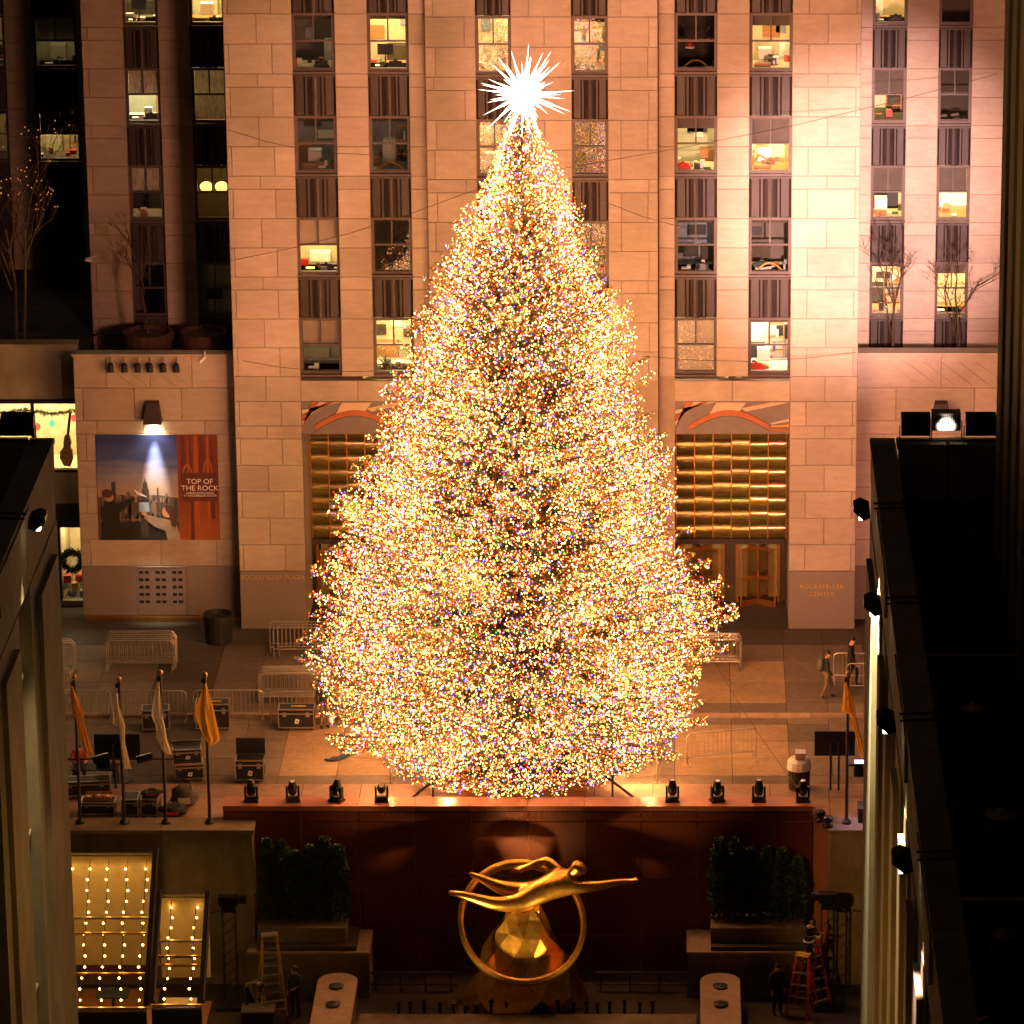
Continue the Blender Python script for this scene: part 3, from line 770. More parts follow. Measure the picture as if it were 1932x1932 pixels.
# the shop building at the far left
shop = thing("shop_building", "dark shop building at the left edge with brightly lit show windows", "building", (-25, 2.5, 0))
SY = 2.5
sx = -21.55; zt3 = A(60, 655, SY).z
wz0, wz1 = A(60, 890, SY).z, A(60, 760, SY).z
w2x0, w2z0, w2z1 = A(112, 1060, SY).x, A(130, 1133, SY).z, A(130, 995, SY).z
sw = MB().box(-32, sx, SY, SY + .4, wz1, zt3).box(-32, sx, SY, SY + .4, w2z1 + .9, wz0).box(-32, w2x0, SY, SY + .4, 0, w2z1 + .9).box(w2x0, sx, SY, SY + .4, 0, w2z0)
sw.build("wall", "limestone_old", shop)
MB().box(-32, sx, SY - .08, SY + .6, zt3, zt3 + .12).build("parapet_cap", "limestone_old", shop)
MB().box(-32, sx, SY - .05, SY + .3, wz1 - .02, wz1 + .14).box(-23.3, -23.18, SY, SY + .15, wz0, wz1).box(-32, sx, SY - .03, SY + .2, wz0 - .02, wz0 + .09).box(w2x0 - .04, w2x0 + .06, SY - .02, SY + .2, w2z0, w2z1).build("window_frame", "black", shop)
MB().box(w2x0 - .05, sx, SY - .02, SY + .3, w2z1, w2z1 + .88).build("awning_box", "black", shop)
mat("shop_wall", (0.75, 0.62, 0.38), 0.8, var=.3, scale=2)
emat("shop_lamp", (1.0, .78, .40), 26.0)
for (a, b, c, d) in ((-32, sx, wz0, wz1), (w2x0, sx, w2z0, w2z1)):
    MB().add([(a, SY + .4, c - .3), (b + 1, SY + .4, c - .3), (b + 1, SY + 3, c - .3), (a, SY + 3, c - .3), (a, SY + .4, d + .3), (b + 1, SY + .4, d + .3), (b + 1, SY + 3, d + .3), (a, SY + 3, d + .3)],
             [(0, 1, 2, 3), (7, 6, 5, 4), (3, 2, 6, 7), (0, 3, 7, 4), (2, 1, 5, 6)]).build("shop_interior", "shop_wall", shop)
    MB().box(max(a, -27), b, SY + 1, SY + 2, d + .22, d + .26).build("ceiling_lamp", "shop_lamp", shop)
    MB().add([(a, SY + .1, c), (b, SY + .1, c), (b, SY + .1, d), (a, SY + .1, d)], [(0, 1, 2, 3)]).build("pane", "glass_clear", shop)

# ------------------------------------------------------------------ near buildings that frame the view
def wing_building(sgn, X, label, yend, wins, top, z0=-6.0):
    """long garden-side wall at x = X; sgn = +1 when the wall faces -x"""
    b = thing("stone_building", label, "building", (X, -60, 0))
    def bx(mb, d0, d1, y0, y1, za, zb):
        xa, xb = X + sgn * d0, X + sgn * d1
        return mb.box(min(xa, xb), max(xa, xb), y0, y1, za, zb)
    ys = -60.0
    segs = []
    for (a, c) in wins:
        segs.append((ys, a)); ys = c
    segs.append((ys, yend))
    for i, (a, c) in enumerate(segs):
        bx(MB(), 0, .9, min(a, c), max(a, c), z0, top - 1.9).build("pier", "limestone_old", b)
        w_ = abs(a - c)
        if w_ > 1.2:
            m = (a + c) / 2
            bx(MB(), -.12, -.002, m - .30 * w_, m + .30 * w_, z0, top - 2.4).build("pilaster", "limestone_old", b)
    for (a, c) in wins:
        bx(MB(), .45, .5, c, a, z0, top - 1.9).build("window_strip", "black", b)
        for k in range(7):
            zz = top - 5.4 - 3.61 * k
            if zz < z0 + 1: break
            bx(MB(), .36, .44, c, a, zz, zz + 1.5).build("spandrel", "bronze_dark", b)
            bx(MB(), .20, .44, c, a, zz + 1.5, zz + 1.58).build("sill", "limestone_old", b)
            bx(MB(), .38, .44, (a + c) / 2 - .03, (a + c) / 2 + .03, zz + 1.6, zz + 3.6).build("mullion", "bronze_dark", b)
    # frieze, parapet in lengths, coping, roof
    L = 4.6; y = -60.0; i = 0
    while y > yend:
        y2 = max(y - L, yend)
        bx(MB(), .02, .6, y2 + .01, y - .01, top - 1.9, top - 1.0).build("frieze_stone", "limestone_old", b)
        bx(MB(), -.06 if i % 2 else .0, .55, y2 + .01, y - .01, top - 1.0, top - .12).build("parapet_stone", "limestone_old", b)
        bx(MB(), -.03, .52, y2 + .012, y - .012, top - .12, top).build("coping_stone", "limestone_old", b)
        y = y2; i += 1
    bx(MB(), .52, 18, yend, -60.3, top - 1.4, top - 1.3).build("roof", "roof_black", b)
    bx(MB(), .6, 18, -60.5, -60.02, z0, top - .1).build("end_wall", "limestone_old", b)
    for k in range(4):
        bx(MB(), .55 + 1.5 * k, .55 + 1.5 * k + 1.48, -60.55, -60.0, top - .098, top + .012).build("coping_stone", "limestone_old", b)
    return b
RX, LX, TOP = 4.12, -13.88, 25.6
wr = [(-66.0, -67.1), (-68.9, -70.2), (-72.3, -73.5), (-75.8, -77.0), (-78.9, -80.3), (-81.6, -82.9), (-85.6, -86.9), (-88.9, -90.3), (-92.2, -93.5), (-95.6, -96.9)]
bR = wing_building(1, RX, "long stone building on the right with a black flat roof and lit piers", -112, wr, TOP)
bL = wing_building(-1, LX, "long stone building on the left with dark tall windows and stepped parapet", -112, [(-64.6, -66.4), (-70.0, -71.8), (-74.6, -76.4), (-79.6, -81.4), (-84.6, -86.4), (-89.6, -91.4)], TOP)
# set-back storeys on the right-hand roof
TX, TY = 6.62, -63.7
tw = MB()
tw.box(TX + .5, 20, -112, TY - .02, TOP - 1.3, 60).build("setback_core", "black", bR)
y = TY
k = 0
while y > -92:
    MB().box(TX, TX + .6, y - 1.3, y, TOP - 1.3, 60).build("setback_pier", "limestone_old", bR)
    MB().box(TX + .22, TX + .5, y - 1.7, y - 1.302, TOP - 1.3, 60).build("setback_pier", "limestone_old", bR)
    y -= 2.3; k += 1
for i, (x, yy, s) in enumerate(((5.5, -75, .5), (5.7, -80.5, .7), (5.4, -86.0, .5))):
    v = thing("roof_vent", ("square metal roof vent nearest the far roof edge", "larger metal roof vent midway along the black roof", "roof vent nearest the bottom of the picture on the black roof")[i], "vent", (x, yy, TOP - 1.3), "vents on the black roof")
    MB().box(x - s / 2, x + s / 2, yy - s / 2, yy + s / 2, TOP - 1.299, TOP - 1.05).build("curb", "bronze_dark", v)
    MB().lathe(x, yy, [(s * .3, TOP - 1.049), (s * .3, TOP - .8), (s * .42, TOP - .78), (s * .05, TOP - .65)], 12).build("cowl", "galvanised", v)
gp = thing("bent_pipe", "bent metal pipe rising at the roof edge in the lower right corner", "pipe", (4.95, -91.0, TOP - 1.3))
MB().tube([(4.95, -91, TOP - 1.3), (4.95, -91, TOP - .3), (4.93, -91.05, TOP - .12), (4.8, -91.1, TOP - .02), (4.55, -91.2, TOP - .1)], .035, 8).build("tube", "brass", gp)

# wall floodlights on arms along the parapets
emat("lamp_lens", (1.0, .86, .55), 12.0)
def wall_lamp(x, y, sgn, label, beams):
    t = thing("wall_floodlight", label, "floodlight", (x, y, TOP), "floodlights on arms along the parapets")
    d = -sgn
    for a in (-.18, .18):
        MB().bar((x + sgn * .60, y + a, TOP + .03), (x + d * .12, y + a, TOP - .0), .035).build("arm", "black", t)
    MB().bar((x + sgn * .5, y - .24, TOP + .065), (x + sgn * .5, y + .24, TOP + .065), .03).build("bracket", "black", t)
    hx = x + d * .36
    poly = [(hx - .20, TOP - .06), (hx + .02, TOP - .26), (hx + .17, TOP - .20), (hx + .14, TOP + .05), (hx - .05, TOP + .13), (hx - .19, TOP + .06)]
    if sgn < 0: poly = [(2 * hx - a, b) for a, b in poly][::-1]
    MB().prism(poly, y - .21, y + .21).build("housing", "black", t)
    MB().box(hx + d * .02 - .05, hx + d * .02 + .05, y - .10, y + .10, TOP - .285, TOP - .268).build("lens", "lamp_lens", t)
    for tgt, energy, col, ang in beams:
        spot(t, (hx + d * .02, y, TOP - .34), tgt, energy, col, ang, .9, .10)
    return t
YL = (1.0, .82, .42); BR = (1.0, .50, .12)
def down(x, y, e, col=YL): return ((x, y, TOP - 22), e, col, 34)
wall_lamp(RX, -64.9, 1, "floodlight at the far end of the right-hand parapet lighting the corner pier", [down(RX, -64.9, 45000)])
wall_lamp(RX, -71.0, 1, "black floodlight seen from behind, second along the right-hand parapet", [((LX, -68.0, 13), 3400, BR, 62), ((-17, -19.6, -1.0), 8000, BR, 14)])  # narrow second beam added to lift the left retaining wall
wall_lamp(RX, -77.6, 1, "small lit floodlight third along the right-hand parapet", [down(RX, -77.6, 3200)])
wall_lamp(RX, -84.4, 1, "black floodlight over the pinkish pier, nearest on the right-hand parapet", [down(RX, -84.4, 3000, (1.0, .62, .45)), ((LX, -82.0, 12), 3400, BR, 62)])
wall_lamp(LX, -65.6, -1, "lit floodlight on the left-hand parapet", [down(LX, -65.6, 3200, (1.0, .74, .36))])
wall_lamp(LX, -80.0, -1, "added unseen floodlight along the left-hand parapet facing the right-hand building", [((RX, -76.0, 13), 8500, BR, 64), ((6.6, -72.0, 36), 4000, BR, 40), ((6.9, -19.6, -1.8), 52000, BR, 8)])  # out of view, added to brighten the right-hand walls

# large floodlights standing on the roof ends
def roof_flood(x0, x1, z0, z1, label, m, target, energy, col, angle, blend, rad):
    cx = (x0 + x1) / 2; yy = -60.3
    t = thing("roof_floodlight", label, "floodlight", (cx, yy, TOP), "large floodlights on the roof ends")
    body = MB()
    h = z1 - z0
    prof = [(yy + .12, z0), (yy - .10, z0 + .04), (yy - .16, z0 + .5 * h), (yy - .06, z1 - .02), (yy + .22, z1), (yy + .26, z0 + .3 * h)]
    vs = [(x0, a, b) for a, b in prof] + [(x1, a, b) for a, b in prof]; n = len(prof)
    body.add(vs, [tuple(range(n)), tuple(range(2 * n - 1, n - 1, -1))] + [(i, i + n, (i + 1) % n + n, (i + 1) % n) for i in range(n)])
    body.build("housing", m, t)
    for sxx in (x0 - .03, x1 + .03): MB().bar((sxx, yy, TOP + .01), (sxx, yy, (z0 + z1) / 2), .025).build("yoke_arm", "black", t)
    MB().bar((x0 - .03, yy, TOP + .024), (x1 + .03, yy, TOP + .024), .025).build("yoke_base", "black", t)
    if m == "white_plastic":
        for i in range(14):
            xx = x0 + .05 + (x1 - x0 - .1) * i / 13
            MB().box(xx - .008, xx + .008, yy - .20, yy - .13, z0 + .5 * h, z1 - .04).build("cooling_fin", "aluminium", t)
    MB().box(x0 + .03, x1 - .03, yy + .262, yy + .27, z0 + .3 * h + .02, z1 - .03).build("lens", "lamp_lens", t)
    spot(t, (cx, yy + .4, (z0 + z1) / 2), target, energy, col, angle, blend, rad)
    return t
roof_flood(4.77, 5.41, 25.72, 26.22, "black floodlight at the left of the three on the right-hand roof", "black", (6.0, 0, 15.2), 600000, (1.0, .58, .51), 13, 1.0, .3)
roof_flood(5.43, 6.07, 25.84, 26.28, "white finned floodlight between two black ones on the right-hand roof", "white_plastic", (-1.0, 0, 12.5), 150000, (1.0, .39, .235), 40, 0.9, 2.4)
roof_flood(6.18, 6.85, 25.72, 26.22, "black floodlight at the right of the three, cut by the set-back wall", "black", (9.5, 4, 8.0), 24000, (1.0, .35, .38), 19, 1.0, .3)
roof_flood(-14.98, -14.25, 25.72, 26.22, "black floodlight on the left-hand roof end in front of the shop window", "black", (-4.0, 0, 11.0), 58000, (1.0, .39, .23), 27, 1.0, 2.4)

cl = thing("added_roof_lamp", "added lamp on the black roof brightening the white finned floodlight", "lamp", (5.75, -61.2, TOP - 1.3))  # added only to brighten the back of the white floodlight
MB().lathe(5.75, -61.2, [(.10, TOP - 1.299), (.10, TOP - 1.2), (.03, TOP - 1.18), (.03, TOP + .2)], 10).build("stand", "black", cl)
MB().tube([(5.75, -61.3, TOP + .2), (5.75, -61.1, TOP + .24)], .05, 10).build("housing", "black", cl)
spot(cl, (5.75, -61.05, TOP + .25), (5.75, -60.3, TOP + .44), 60, (1.0, .84, .72), 40, .5, .03)
for k in range(9):
    MB().box(RX + .54, TX - .02, -66.5 - 4.2 * k, -66.38 - 4.2 * k, TOP - 1.3, TOP - 1.27).build("roof_seam", "galvanised" if k % 3 == 1 else "bronze_dark", bR)

# ------------------------------------------------------------------ sunken plaza: red granite wall and its surroundings
FZ = -5.2
mat("rink_floor", (0.050, 0.036, 0.028), 0.6, var=.4, scale=1.5, spots=.4)
struct(MB().box(-30, 20, -45, -18.4, FZ - .3, FZ).build("plaza_floor", "rink_floor"))
red = thing("granite_wall", "red polished granite wall with incised letters behind the gilded statue", "wall", (-5.2, -18.7, FZ))
WYF = -18.7
wx0, wx1 = -14.7, 4.12
MB().box(wx0 + .02, wx1 - .02, WYF + .04, -18.02, FZ, .45).build("wall_core", "joint_orange", red)
xj = [wx0] + [-12.2] + [-10.38 + 1.803 * i for i in range(7)] + [2.25] + [wx1]
zj = [.44, .07, -1.88, -3.84, FZ]
for j in range(4):
    cols = xj
    for a, b in zip(cols[:-1], cols[1:]):
        g = .016
        MB().cham(a + g, b - g, WYF if j else WYF - .015, WYF + .08, zj[j + 1] + g, zj[j] - g, .006).build("granite_panel", "granite_red", red)
for a, b in zip(xj[:-1], xj[1:]):
    MB().box(a + .006, b - .006, WYF - .05, -17.95, .455, .62).build("coping", "granite_coping", red)
mat("incised", (0.30, 0.09, 0.04), 0.7)
text_obj("PROMETHEUS  TEACHER  IN  EVERY  ART  BROUGHT  THE  FIRE", .15, (-4.85, WYF - .017, .32), "incised", red, spacing=2.3, extrude=.002)
text_obj("THAT HATH  PROVED  TO  MORTALS  A  MEANS  TO  MIGHTY  ENDS", .15, (-4.85, WYF - .017, .155), "incised", red, spacing=2.2, extrude=.002)

# stone walls at both ends, under the flagpoles
lw = thing("terrace_wall", "pale stone retaining wall on the left under the row of flagpoles", "wall", (-18, -19.3, FZ))
MB().box(-40, -13.70, -19.55, -18.6, FZ, .0).build("wall_body", "concrete", lw)
for a, b in ((-26, -21.95), (-21.95, -19.3), (-19.3, -16.6), (-16.6, -13.64)):
    MB().box(a + .008, b - .008, -19.62, -18.52, .004, .14).build("coping", "concrete", lw)
rw = thing("terrace_wall", "pale stone retaining wall on the right beside the purple-lit ledge", "wall", (8, -19.3, FZ))
MB().box(4.62, 20, -19.55, -18.6, FZ, .0).build("wall_body", "concrete", rw)
for a, b in ((4.57, 6.5), (6.5, 9), (9, 12)):
    MB().box(a + .008, b - .008, -19.62, -18.52, .004, .14).build("coping", "concrete", rw)
MB().box(4.14, 4.61, -18.66, -18.1, FZ, .3).build("end_stone", "granite_coping", rw)

# planters with clipped evergreens
def planter(x0, x1, side, ylab):
    t = thing("stone_planter", ylab, "planter", ((x0 + x1) / 2, -20, FZ))
    zt_ = -2.95
    MB().box(x0, x1, -20.25, -18.9, zt_ - .5, zt_).build("box", "concrete", t)
    MB().box(x0 - .0, x1 + (.35 if side < 0 else 0), -20.55, -18.85, zt_ - .72, zt_ - .52).build("plinth", "ochre_dark", t)
    xa, xb = (x0 - .3, x1 + .75) if side < 0 else (x0 - .75, x1 + .3)
    MB().box(xa, xb, -20.62, -18.8, FZ, zt_ - .74).build("base_wall", "concrete", t)
    MB().box(xa - .02, xb + .02, -20.65, -18.79, zt_ - .738, zt_ - .66).build("ledge", "kerb_stone", t)
planter(-13.55, -10.75, -1, "long stone planter under the left-hand evergreens")
planter(0.86, 3.85, 1, "long stone planter under the right-hand evergreens")
def shrub(x, y, z0, h, r, label, seed):
    rg = np.random.default_rng(seed)
    t = thing("evergreen_shrub", label, "shrub", (x, y, z0), "clipped evergreens in the planters")
    MB().tube([(x, y, z0), (x, y, z0 + h * .8)], .04, 6, .015).build("stem", "bark", t)
    n = 1500
    hh = rg.random(n) ** .8
    prof = np.clip(1.02 - hh ** 5 * .85, .1, 1) * (0.92 + .12 * np.sin(hh * 22 + seed))
    an = rg.random(n) * 6.283; rr = r * prof * (.55 + .5 * rg.random(n))
    c = np.stack([np.cos(an) * rr, np.sin(an) * rr, hh * h], 1)
    d = np.stack([np.cos(an), np.sin(an), .6 + .6 * rg.random(n)], 1) + rg.normal(0, .4, (n, 3)); d /= np.linalg.norm(d, axis=1)[:, None]
    s = np.cross(d, rg.normal(0, 1, (n, 3))); s /= np.linalg.norm(s, axis=1)[:, None]
    L = .09 + .07 * rg.random(n); W = .05
    v = np.concatenate([c, c + d * L[:, None] * .5 + s * W, c + d * L[:, None], c + d * L[:, None] * .5 - s * W]).reshape(4, n, 3).transpose(1, 0, 2).reshape(-1, 3)
    me = bpy.data.meshes.new("foliage")
    me.from_pydata(v.tolist(), [], [(4 * i, 4 * i + 1, 4 * i + 2, 4 * i + 3) for i in range(n)])
    me.materials.append(M["shrub_leaf"])
    o = bpy.data.objects.new("foliage", me); COL.objects.link(o); o.parent = t
ords = ["first", "second", "third", "fourth", "fifth", "last"]
for i in range(6):
    shrub(-13.25 + .455 * i, -19.55 + .1 * math.sin(i * 2), -2.95, 2.55 + .22 * math.sin(i * 1.7 + 1), .31, f"{ords[i]} evergreen from the left in the left-hand planter", 20 + i)
    shrub(1.13 + .50 * i, -19.55 + .1 * math.sin(i * 3), -2.95, 2.75 - .11 * i + .15 * math.sin(i * 2.1), .32 if i < 3 else .25, f"{ords[i]} evergreen from the left in the right-hand planter", 40 + i)

# fountain basin details
def round_wall(xc, label):
    t = thing("rounded_wall", label, "wall", (xc, -24, FZ))
    mb = MB(); n = 8; w = .60; zt_ = -4.32
    yb_ = -20.9
    prof = []
    for i in range(n + 1):
        a = math.pi * i / n; prof.append((xc - w * math.cos(a), yb_ - w + w * math.sin(a)))
    prof += [(xc + w, -30), (xc - w, -30)]
    prof = prof[::-1]
    mb.slab(prof, FZ, zt_); mb.build("wall_body", "concrete", t)
    mb2 = MB().slab([(a + (a - xc) * .05, b + (.03 if b > -29 else 0)) for a, b in prof], zt_ + .002, zt_ + .10); mb2.build("coping", "kerb_stone", t)
    for yy in (-22.0, -23.4): MB().lathe(xc, yy, [(.2, zt_ + .102), (.24, zt_ + .16), (.08, zt_ + .2)], 14).build("lamp_hole", "black", t)
round_wall(-10.95, "round-ended pale stone wall left of the statue")
round_wall(1.15, "round-ended pale stone wall right of the statue")
def railing(x0, x1, label):
    t = thing("pipe_rail", label, "railing", ((x0 + x1) / 2, -20.1, FZ))
    for z in (-4.55, -4.95): MB().tube([(x0, -20.1, z), (x1, -20.1, z)], .035, 8).build("rail", "bronze_dark", t)
    for x in np.linspace(x0 + .2, x1 - .2, 4): MB().tube([(x, -20.1, FZ), (x, -20.1, -4.6)], .03, 6).build("post", "bronze_dark", t)
railing(-10.05, -7.25, "double pipe rail left of the statue")
railing(-2.85, .35, "double pipe rail right of the statue")
MB().box(-10.2, .4, -23.4, -22.42, FZ + .003, FZ + .25).build("fountain_edge", "concrete", tag(thing("fountain_edge", "pale stone fountain edge along the bottom of the picture", "kerb", (-5, -23, FZ)), "pale stone fountain edge along the bottom of the picture", "kerb"))
for i in range(20):
    x = -9.0 + .42 * i + .06 * math.sin(i * 5)
    t = thing("fountain_nozzle", "short black fountain nozzle in the row below the statue", "nozzle", (x, -21.95, FZ), "fountain nozzles below the statue")
    hh = .34 + .12 * (i * 7 % 5) / 5
    MB().lathe(x, -21.95, [(.05, FZ), (.05, FZ + hh)], 8).build("pipe", "black", t)
    MB().lathe(x, -21.95, [(.085, FZ + hh + .001), (.05, FZ + hh + .09)], 8).build("tip", "galvanised" if i in (4, 5, 6) else "black", t)

# ------------------------------------------------------------------ gilded statue (plain stand-in)
def skin_mesh(name, J, bones, rad, root, sub=2):
    names = list(J); idx = {n: i for i, n in enumerate(names)}
    me = bpy.data.meshes.new(name)
    me.from_pydata([J[n] for n in names], [(idx[a], idx[b]) for a, b in bones], [])
    o = bpy.data.objects.new(name, me); COL.objects.link(o)
    md = o.modifiers.new("s", 'SKIN'); md.use_smooth_shade = True
    sv = me.skin_vertices[0].data if me.skin_vertices else None
    if sv is None:
        bm = bmesh.new(); bm.from_mesh(me); bm.verts.layers.skin.verify(); bm.to_mesh(me); bm.free(); sv = me.skin_vertices[0].data
    for n in names:
        r_ = rad[n]; sv[idx[n]].radius = r_ if isinstance(r_, tuple) else (r_, r_); sv[idx[n]].use_root = (n == root)
    ms = o.modifiers.new("u", 'SUBSURF'); ms.levels = sub; ms.render_levels = sub
    dg = bpy.context.evaluated_depsgraph_get()
    res = bpy.data.meshes.new_from_object(o.evaluated_get(dg))
    bpy.data.objects.remove(o); res.name = name
    return res
stat = thing("gilded_statue", "gilded statue of a gliding figure over a hoop and rock before the red wall", "statue", (-5.0, -20.9, FZ))
def SP(u, v, dy=0.0): return A(u, v, -20.9 + dy)
# rock: faceted mountain
rg_ = random.Random(21); rk = MB(); NR = 12
levels = [(FZ, 2.05, 1.45), (FZ + .55, 1.93, 1.32), (-4.05, 1.62, 1.1), (-3.45, 1.25, .85), (-2.85, .95, .64), (-2.4, .72, .46), (-2.05, .5, .34)]
vs = []
for li, (z, rx_, ry_) in enumerate(levels):
    for j in range(NR):
        a_ = 2 * math.pi * (j + .5 * (li % 2)) / NR
        q_ = 1 + (rg_.uniform(-.12, .12) if li else 0)
        vs.append((-5.05 + rx_ * q_ * math.cos(a_), -20.75 + ry_ * q_ * math.sin(a_), z + (rg_.uniform(-.14, .14) if li else 0)))
fs = []
for i in range(len(levels) - 1):
    for j in range(NR):
        a_, b_ = i * NR + j, i * NR + (j + 1) % NR; c_, d_ = a_ + NR, b_ + NR
        fs += [(a_, b_, c_), (b_, d_, c_)] if i % 2 == 0 else [(a_, b_, d_), (a_, d_, c_)]
fs.append(tuple((len(levels) - 1) * NR + j for j in range(NR)))
rk.add(vs, fs)
rk.build("rock", "gold_leaf", stat)
# hoop: a tilted band
hc = SP(985, 1742, 0); n = 56
hoop = MB(); prof = [(-.07, .0), (.0, .05), (.09, 0.0), (.11, .40), (.0, .43), (-.07, .40)]
rr = 1.93; tlt = R(38)
vs = []
ex = Vector((1, 0, -.06)).normalized(); ey = Vector((0, math.cos(R(90) - tlt), math.sin(R(90) - tlt))); ez = ex.cross(ey).normalized()
for i in range(n):
    a = 2 * math.pi * i / n
    rd = ex * math.cos(a) + ey * math.sin(a)
    for d, h in prof: vs.append(hc + rd * (rr + d) - ez * (h - .16) * -1)
np_ = len(prof)
hoop.add(vs, [(i * np_ + j, i * np_ + (j + 1) % np_, ((i + 1) % n) * np_ + (j + 1) % np_, ((i + 1) % n) * np_ + j) for i in range(n) for j in range(np_)])
hoop.build("hoop", "gold_leaf", stat)
J = {"pel": SP(1000, 1694, -.1), "sp1": SP(1026, 1680, -.18), "sp2": SP(1056, 1664, -.2), "nk": SP(1080, 1650, -.25), "hd0": SP(1090, 1640, -.3), "hd1": SP(1099, 1630, -.33),
     "sL": SP(1052, 1645, .25), "eL": SP(1030, 1622, .45), "wL": SP(1002, 1634, .55), "hL": SP(985, 1640, .55),
     "sR": SP(1084, 1674, -.5), "eR": SP(1128, 1672, -.62), "wR": SP(1168, 1664, -.62), "hR": SP(1190, 1662, -.62),
     "pL": SP(990, 1684, .15), "kL": SP(944, 1674, .2), "aL": SP(905, 1656, .2), "fL": SP(884, 1648, .15),
     "pR": SP(990, 1704, -.35), "kR": SP(936, 1706, -.45), "aR": SP(872, 1688, -.45), "fR": SP(846, 1684, -.45)}
for h, dy in (("L", .5), ("R", -.6)):
    bu, bv = (985, 1640) if h == "L" else (1190, 1662)
    for q, (du, dv, dd) in enumerate(((12, -5, .08), (15, -2, .04), (16, 0, 0), (14, 2, -.04), (6, 5, -.1))):
        J[f"g{q}{h}"] = SP(bu + (du if h == "R" else -du), bv + dv, dy + dd)
bones = [("pel", "sp1"), ("sp1", "sp2"), ("sp2", "nk"), ("nk", "hd0"), ("hd0", "hd1"), ("sp2", "sL"), ("sL", "eL"), ("eL", "wL"), ("wL", "hL"), ("sp2", "sR"), ("sR", "eR"), ("eR", "wR"), ("wR", "hR"),
         ("pel", "pL"), ("pL", "kL"), ("kL", "aL"), ("aL", "fL"), ("pel", "pR"), ("pR", "kR"), ("kR", "aR"), ("aR", "fR")] + [(f"h{h}", f"g{q}{h}") for h in "LR" for q in range(5)]
rad = {"pel": .36, "sp1": .33, "sp2": .42, "nk": .16, "hd0": .25, "hd1": .26, "sL": .20, "eL": .15, "wL": .09, "hL": .085, "sR": .20, "eR": .15, "wR": .09, "hR": .085,
       "pL": .30, "kL": .20, "aL": .11, "fL": .07, "pR": .30, "kR": .20, "aR": .11, "fR": .07}
for h in "LR":
    for q in range(5): rad[f"g{q}{h}"] = .035
J = {a: (b.x, b.y, b.z) for a, b in J.items()}
rad = {a: b * 1.16 for a, b in rad.items()}
me = skin_mesh("figure", J, bones, rad, "pel")
me.materials.append(M["gold_leaf"]); me.transform(Matrix.Translation(-stat.location))
o = bpy.data.objects.new("figure", me); COL.objects.link(o); o.parent = stat
# two low floods in the basin light the statue
for i, (x, e) in enumerate(((-8.2, 2300), (-1.6, 2300))):
    t = thing("basin_floodlight", ("small black floodlight in the basin at the statue's left foot", "small black floodlight in the basin at the statue's right foot")[i], "floodlight", (x, -24.6, FZ))
    MB().lathe(x, -24.6, [(.16, FZ), (.16, FZ + .06), (.05, FZ + .08), (.05, FZ + .2)], 10).build("stand", "black", t)
    MB().tube([(x, -24.75, FZ + .22), (x - .05 * (1 if i else -1), -24.45, FZ + .45)], .13, 10).build("housing", "black", t)
    spot(t, (x - .06 * (1 if i else -1), -24.35, FZ + .55), (-5.0, -20.9, -1.6), e, (1.0, .62, .20), 40, .6, .25)
    spot(t, (x - .06 * (1 if i else -1), -24.35, FZ + .55), (-4.8, -18.7, .1), 950, (1.0, .58, .20), 26, 1.0, .25)  # extra beam added for a glow on the upper wall

# ------------------------------------------------------------------ the tree
TXC, TYC = -5.2, -14.8
tree = thing("christmas_tree", "huge spruce covered in thousands of coloured lights in front of the tower", "tree", (TXC, TYC, -.1))
ZR = np.array([[-.2, 2.3], [.4, 3.2], [1.3, 4.9], [2.6, 5.95], [4.06, 6.5], [5.2, 6.55], [6.24, 6.45], [8.0, 5.85], [9.66, 5.3], [11.1, 4.8], [12.5, 4.3], [13.9, 3.85], [15.3, 3.45], [16.7, 2.9], [17.9, 2.35], [19.1, 1.9], [20.1, 1.4], [21.0, 1.0], [21.9, .55], [22.4, .3], [22.7, .1]])
def RZ(z): return np.interp(z, ZR[:, 0], ZR[:, 1])
MB().tube([(TXC, TYC, -.1), (TXC, TYC, 6), (TXC + .05, TYC, 14), (TXC + .1, TYC, 22.3)], .5, 12, .05).build("trunk", "bark", tree)
g = np.random.default_rng(5)
NB = 2300
# choose tip heights with density following the surface area
zz = np.linspace(.5, 22.5, 4000); wgt = RZ(zz) + .55; cdf = np.cumsum(wgt); cdf /= cdf[-1]
tipz = np.interp((np.arange(NB) + g.random(NB)) / NB, cdf, zz)
az = (np.arange(NB) * 2.399963 + g.normal(0, .25, NB)) % (2 * np.pi)
lump = 1 + .09 * np.sin(az * 3 + tipz * 1.3) + .07 * np.sin(az * 7 - tipz * 2.1 + 1) + g.normal(0, .07, NB)
Lb = np.clip(.955 * RZ(tipz) * np.clip(lump, .68, 1.15), .15, 7.3)
depth = np.where(g.random(NB) < .35, g.uniform(.5, .9, NB), 1.0); Lb = Lb * depth
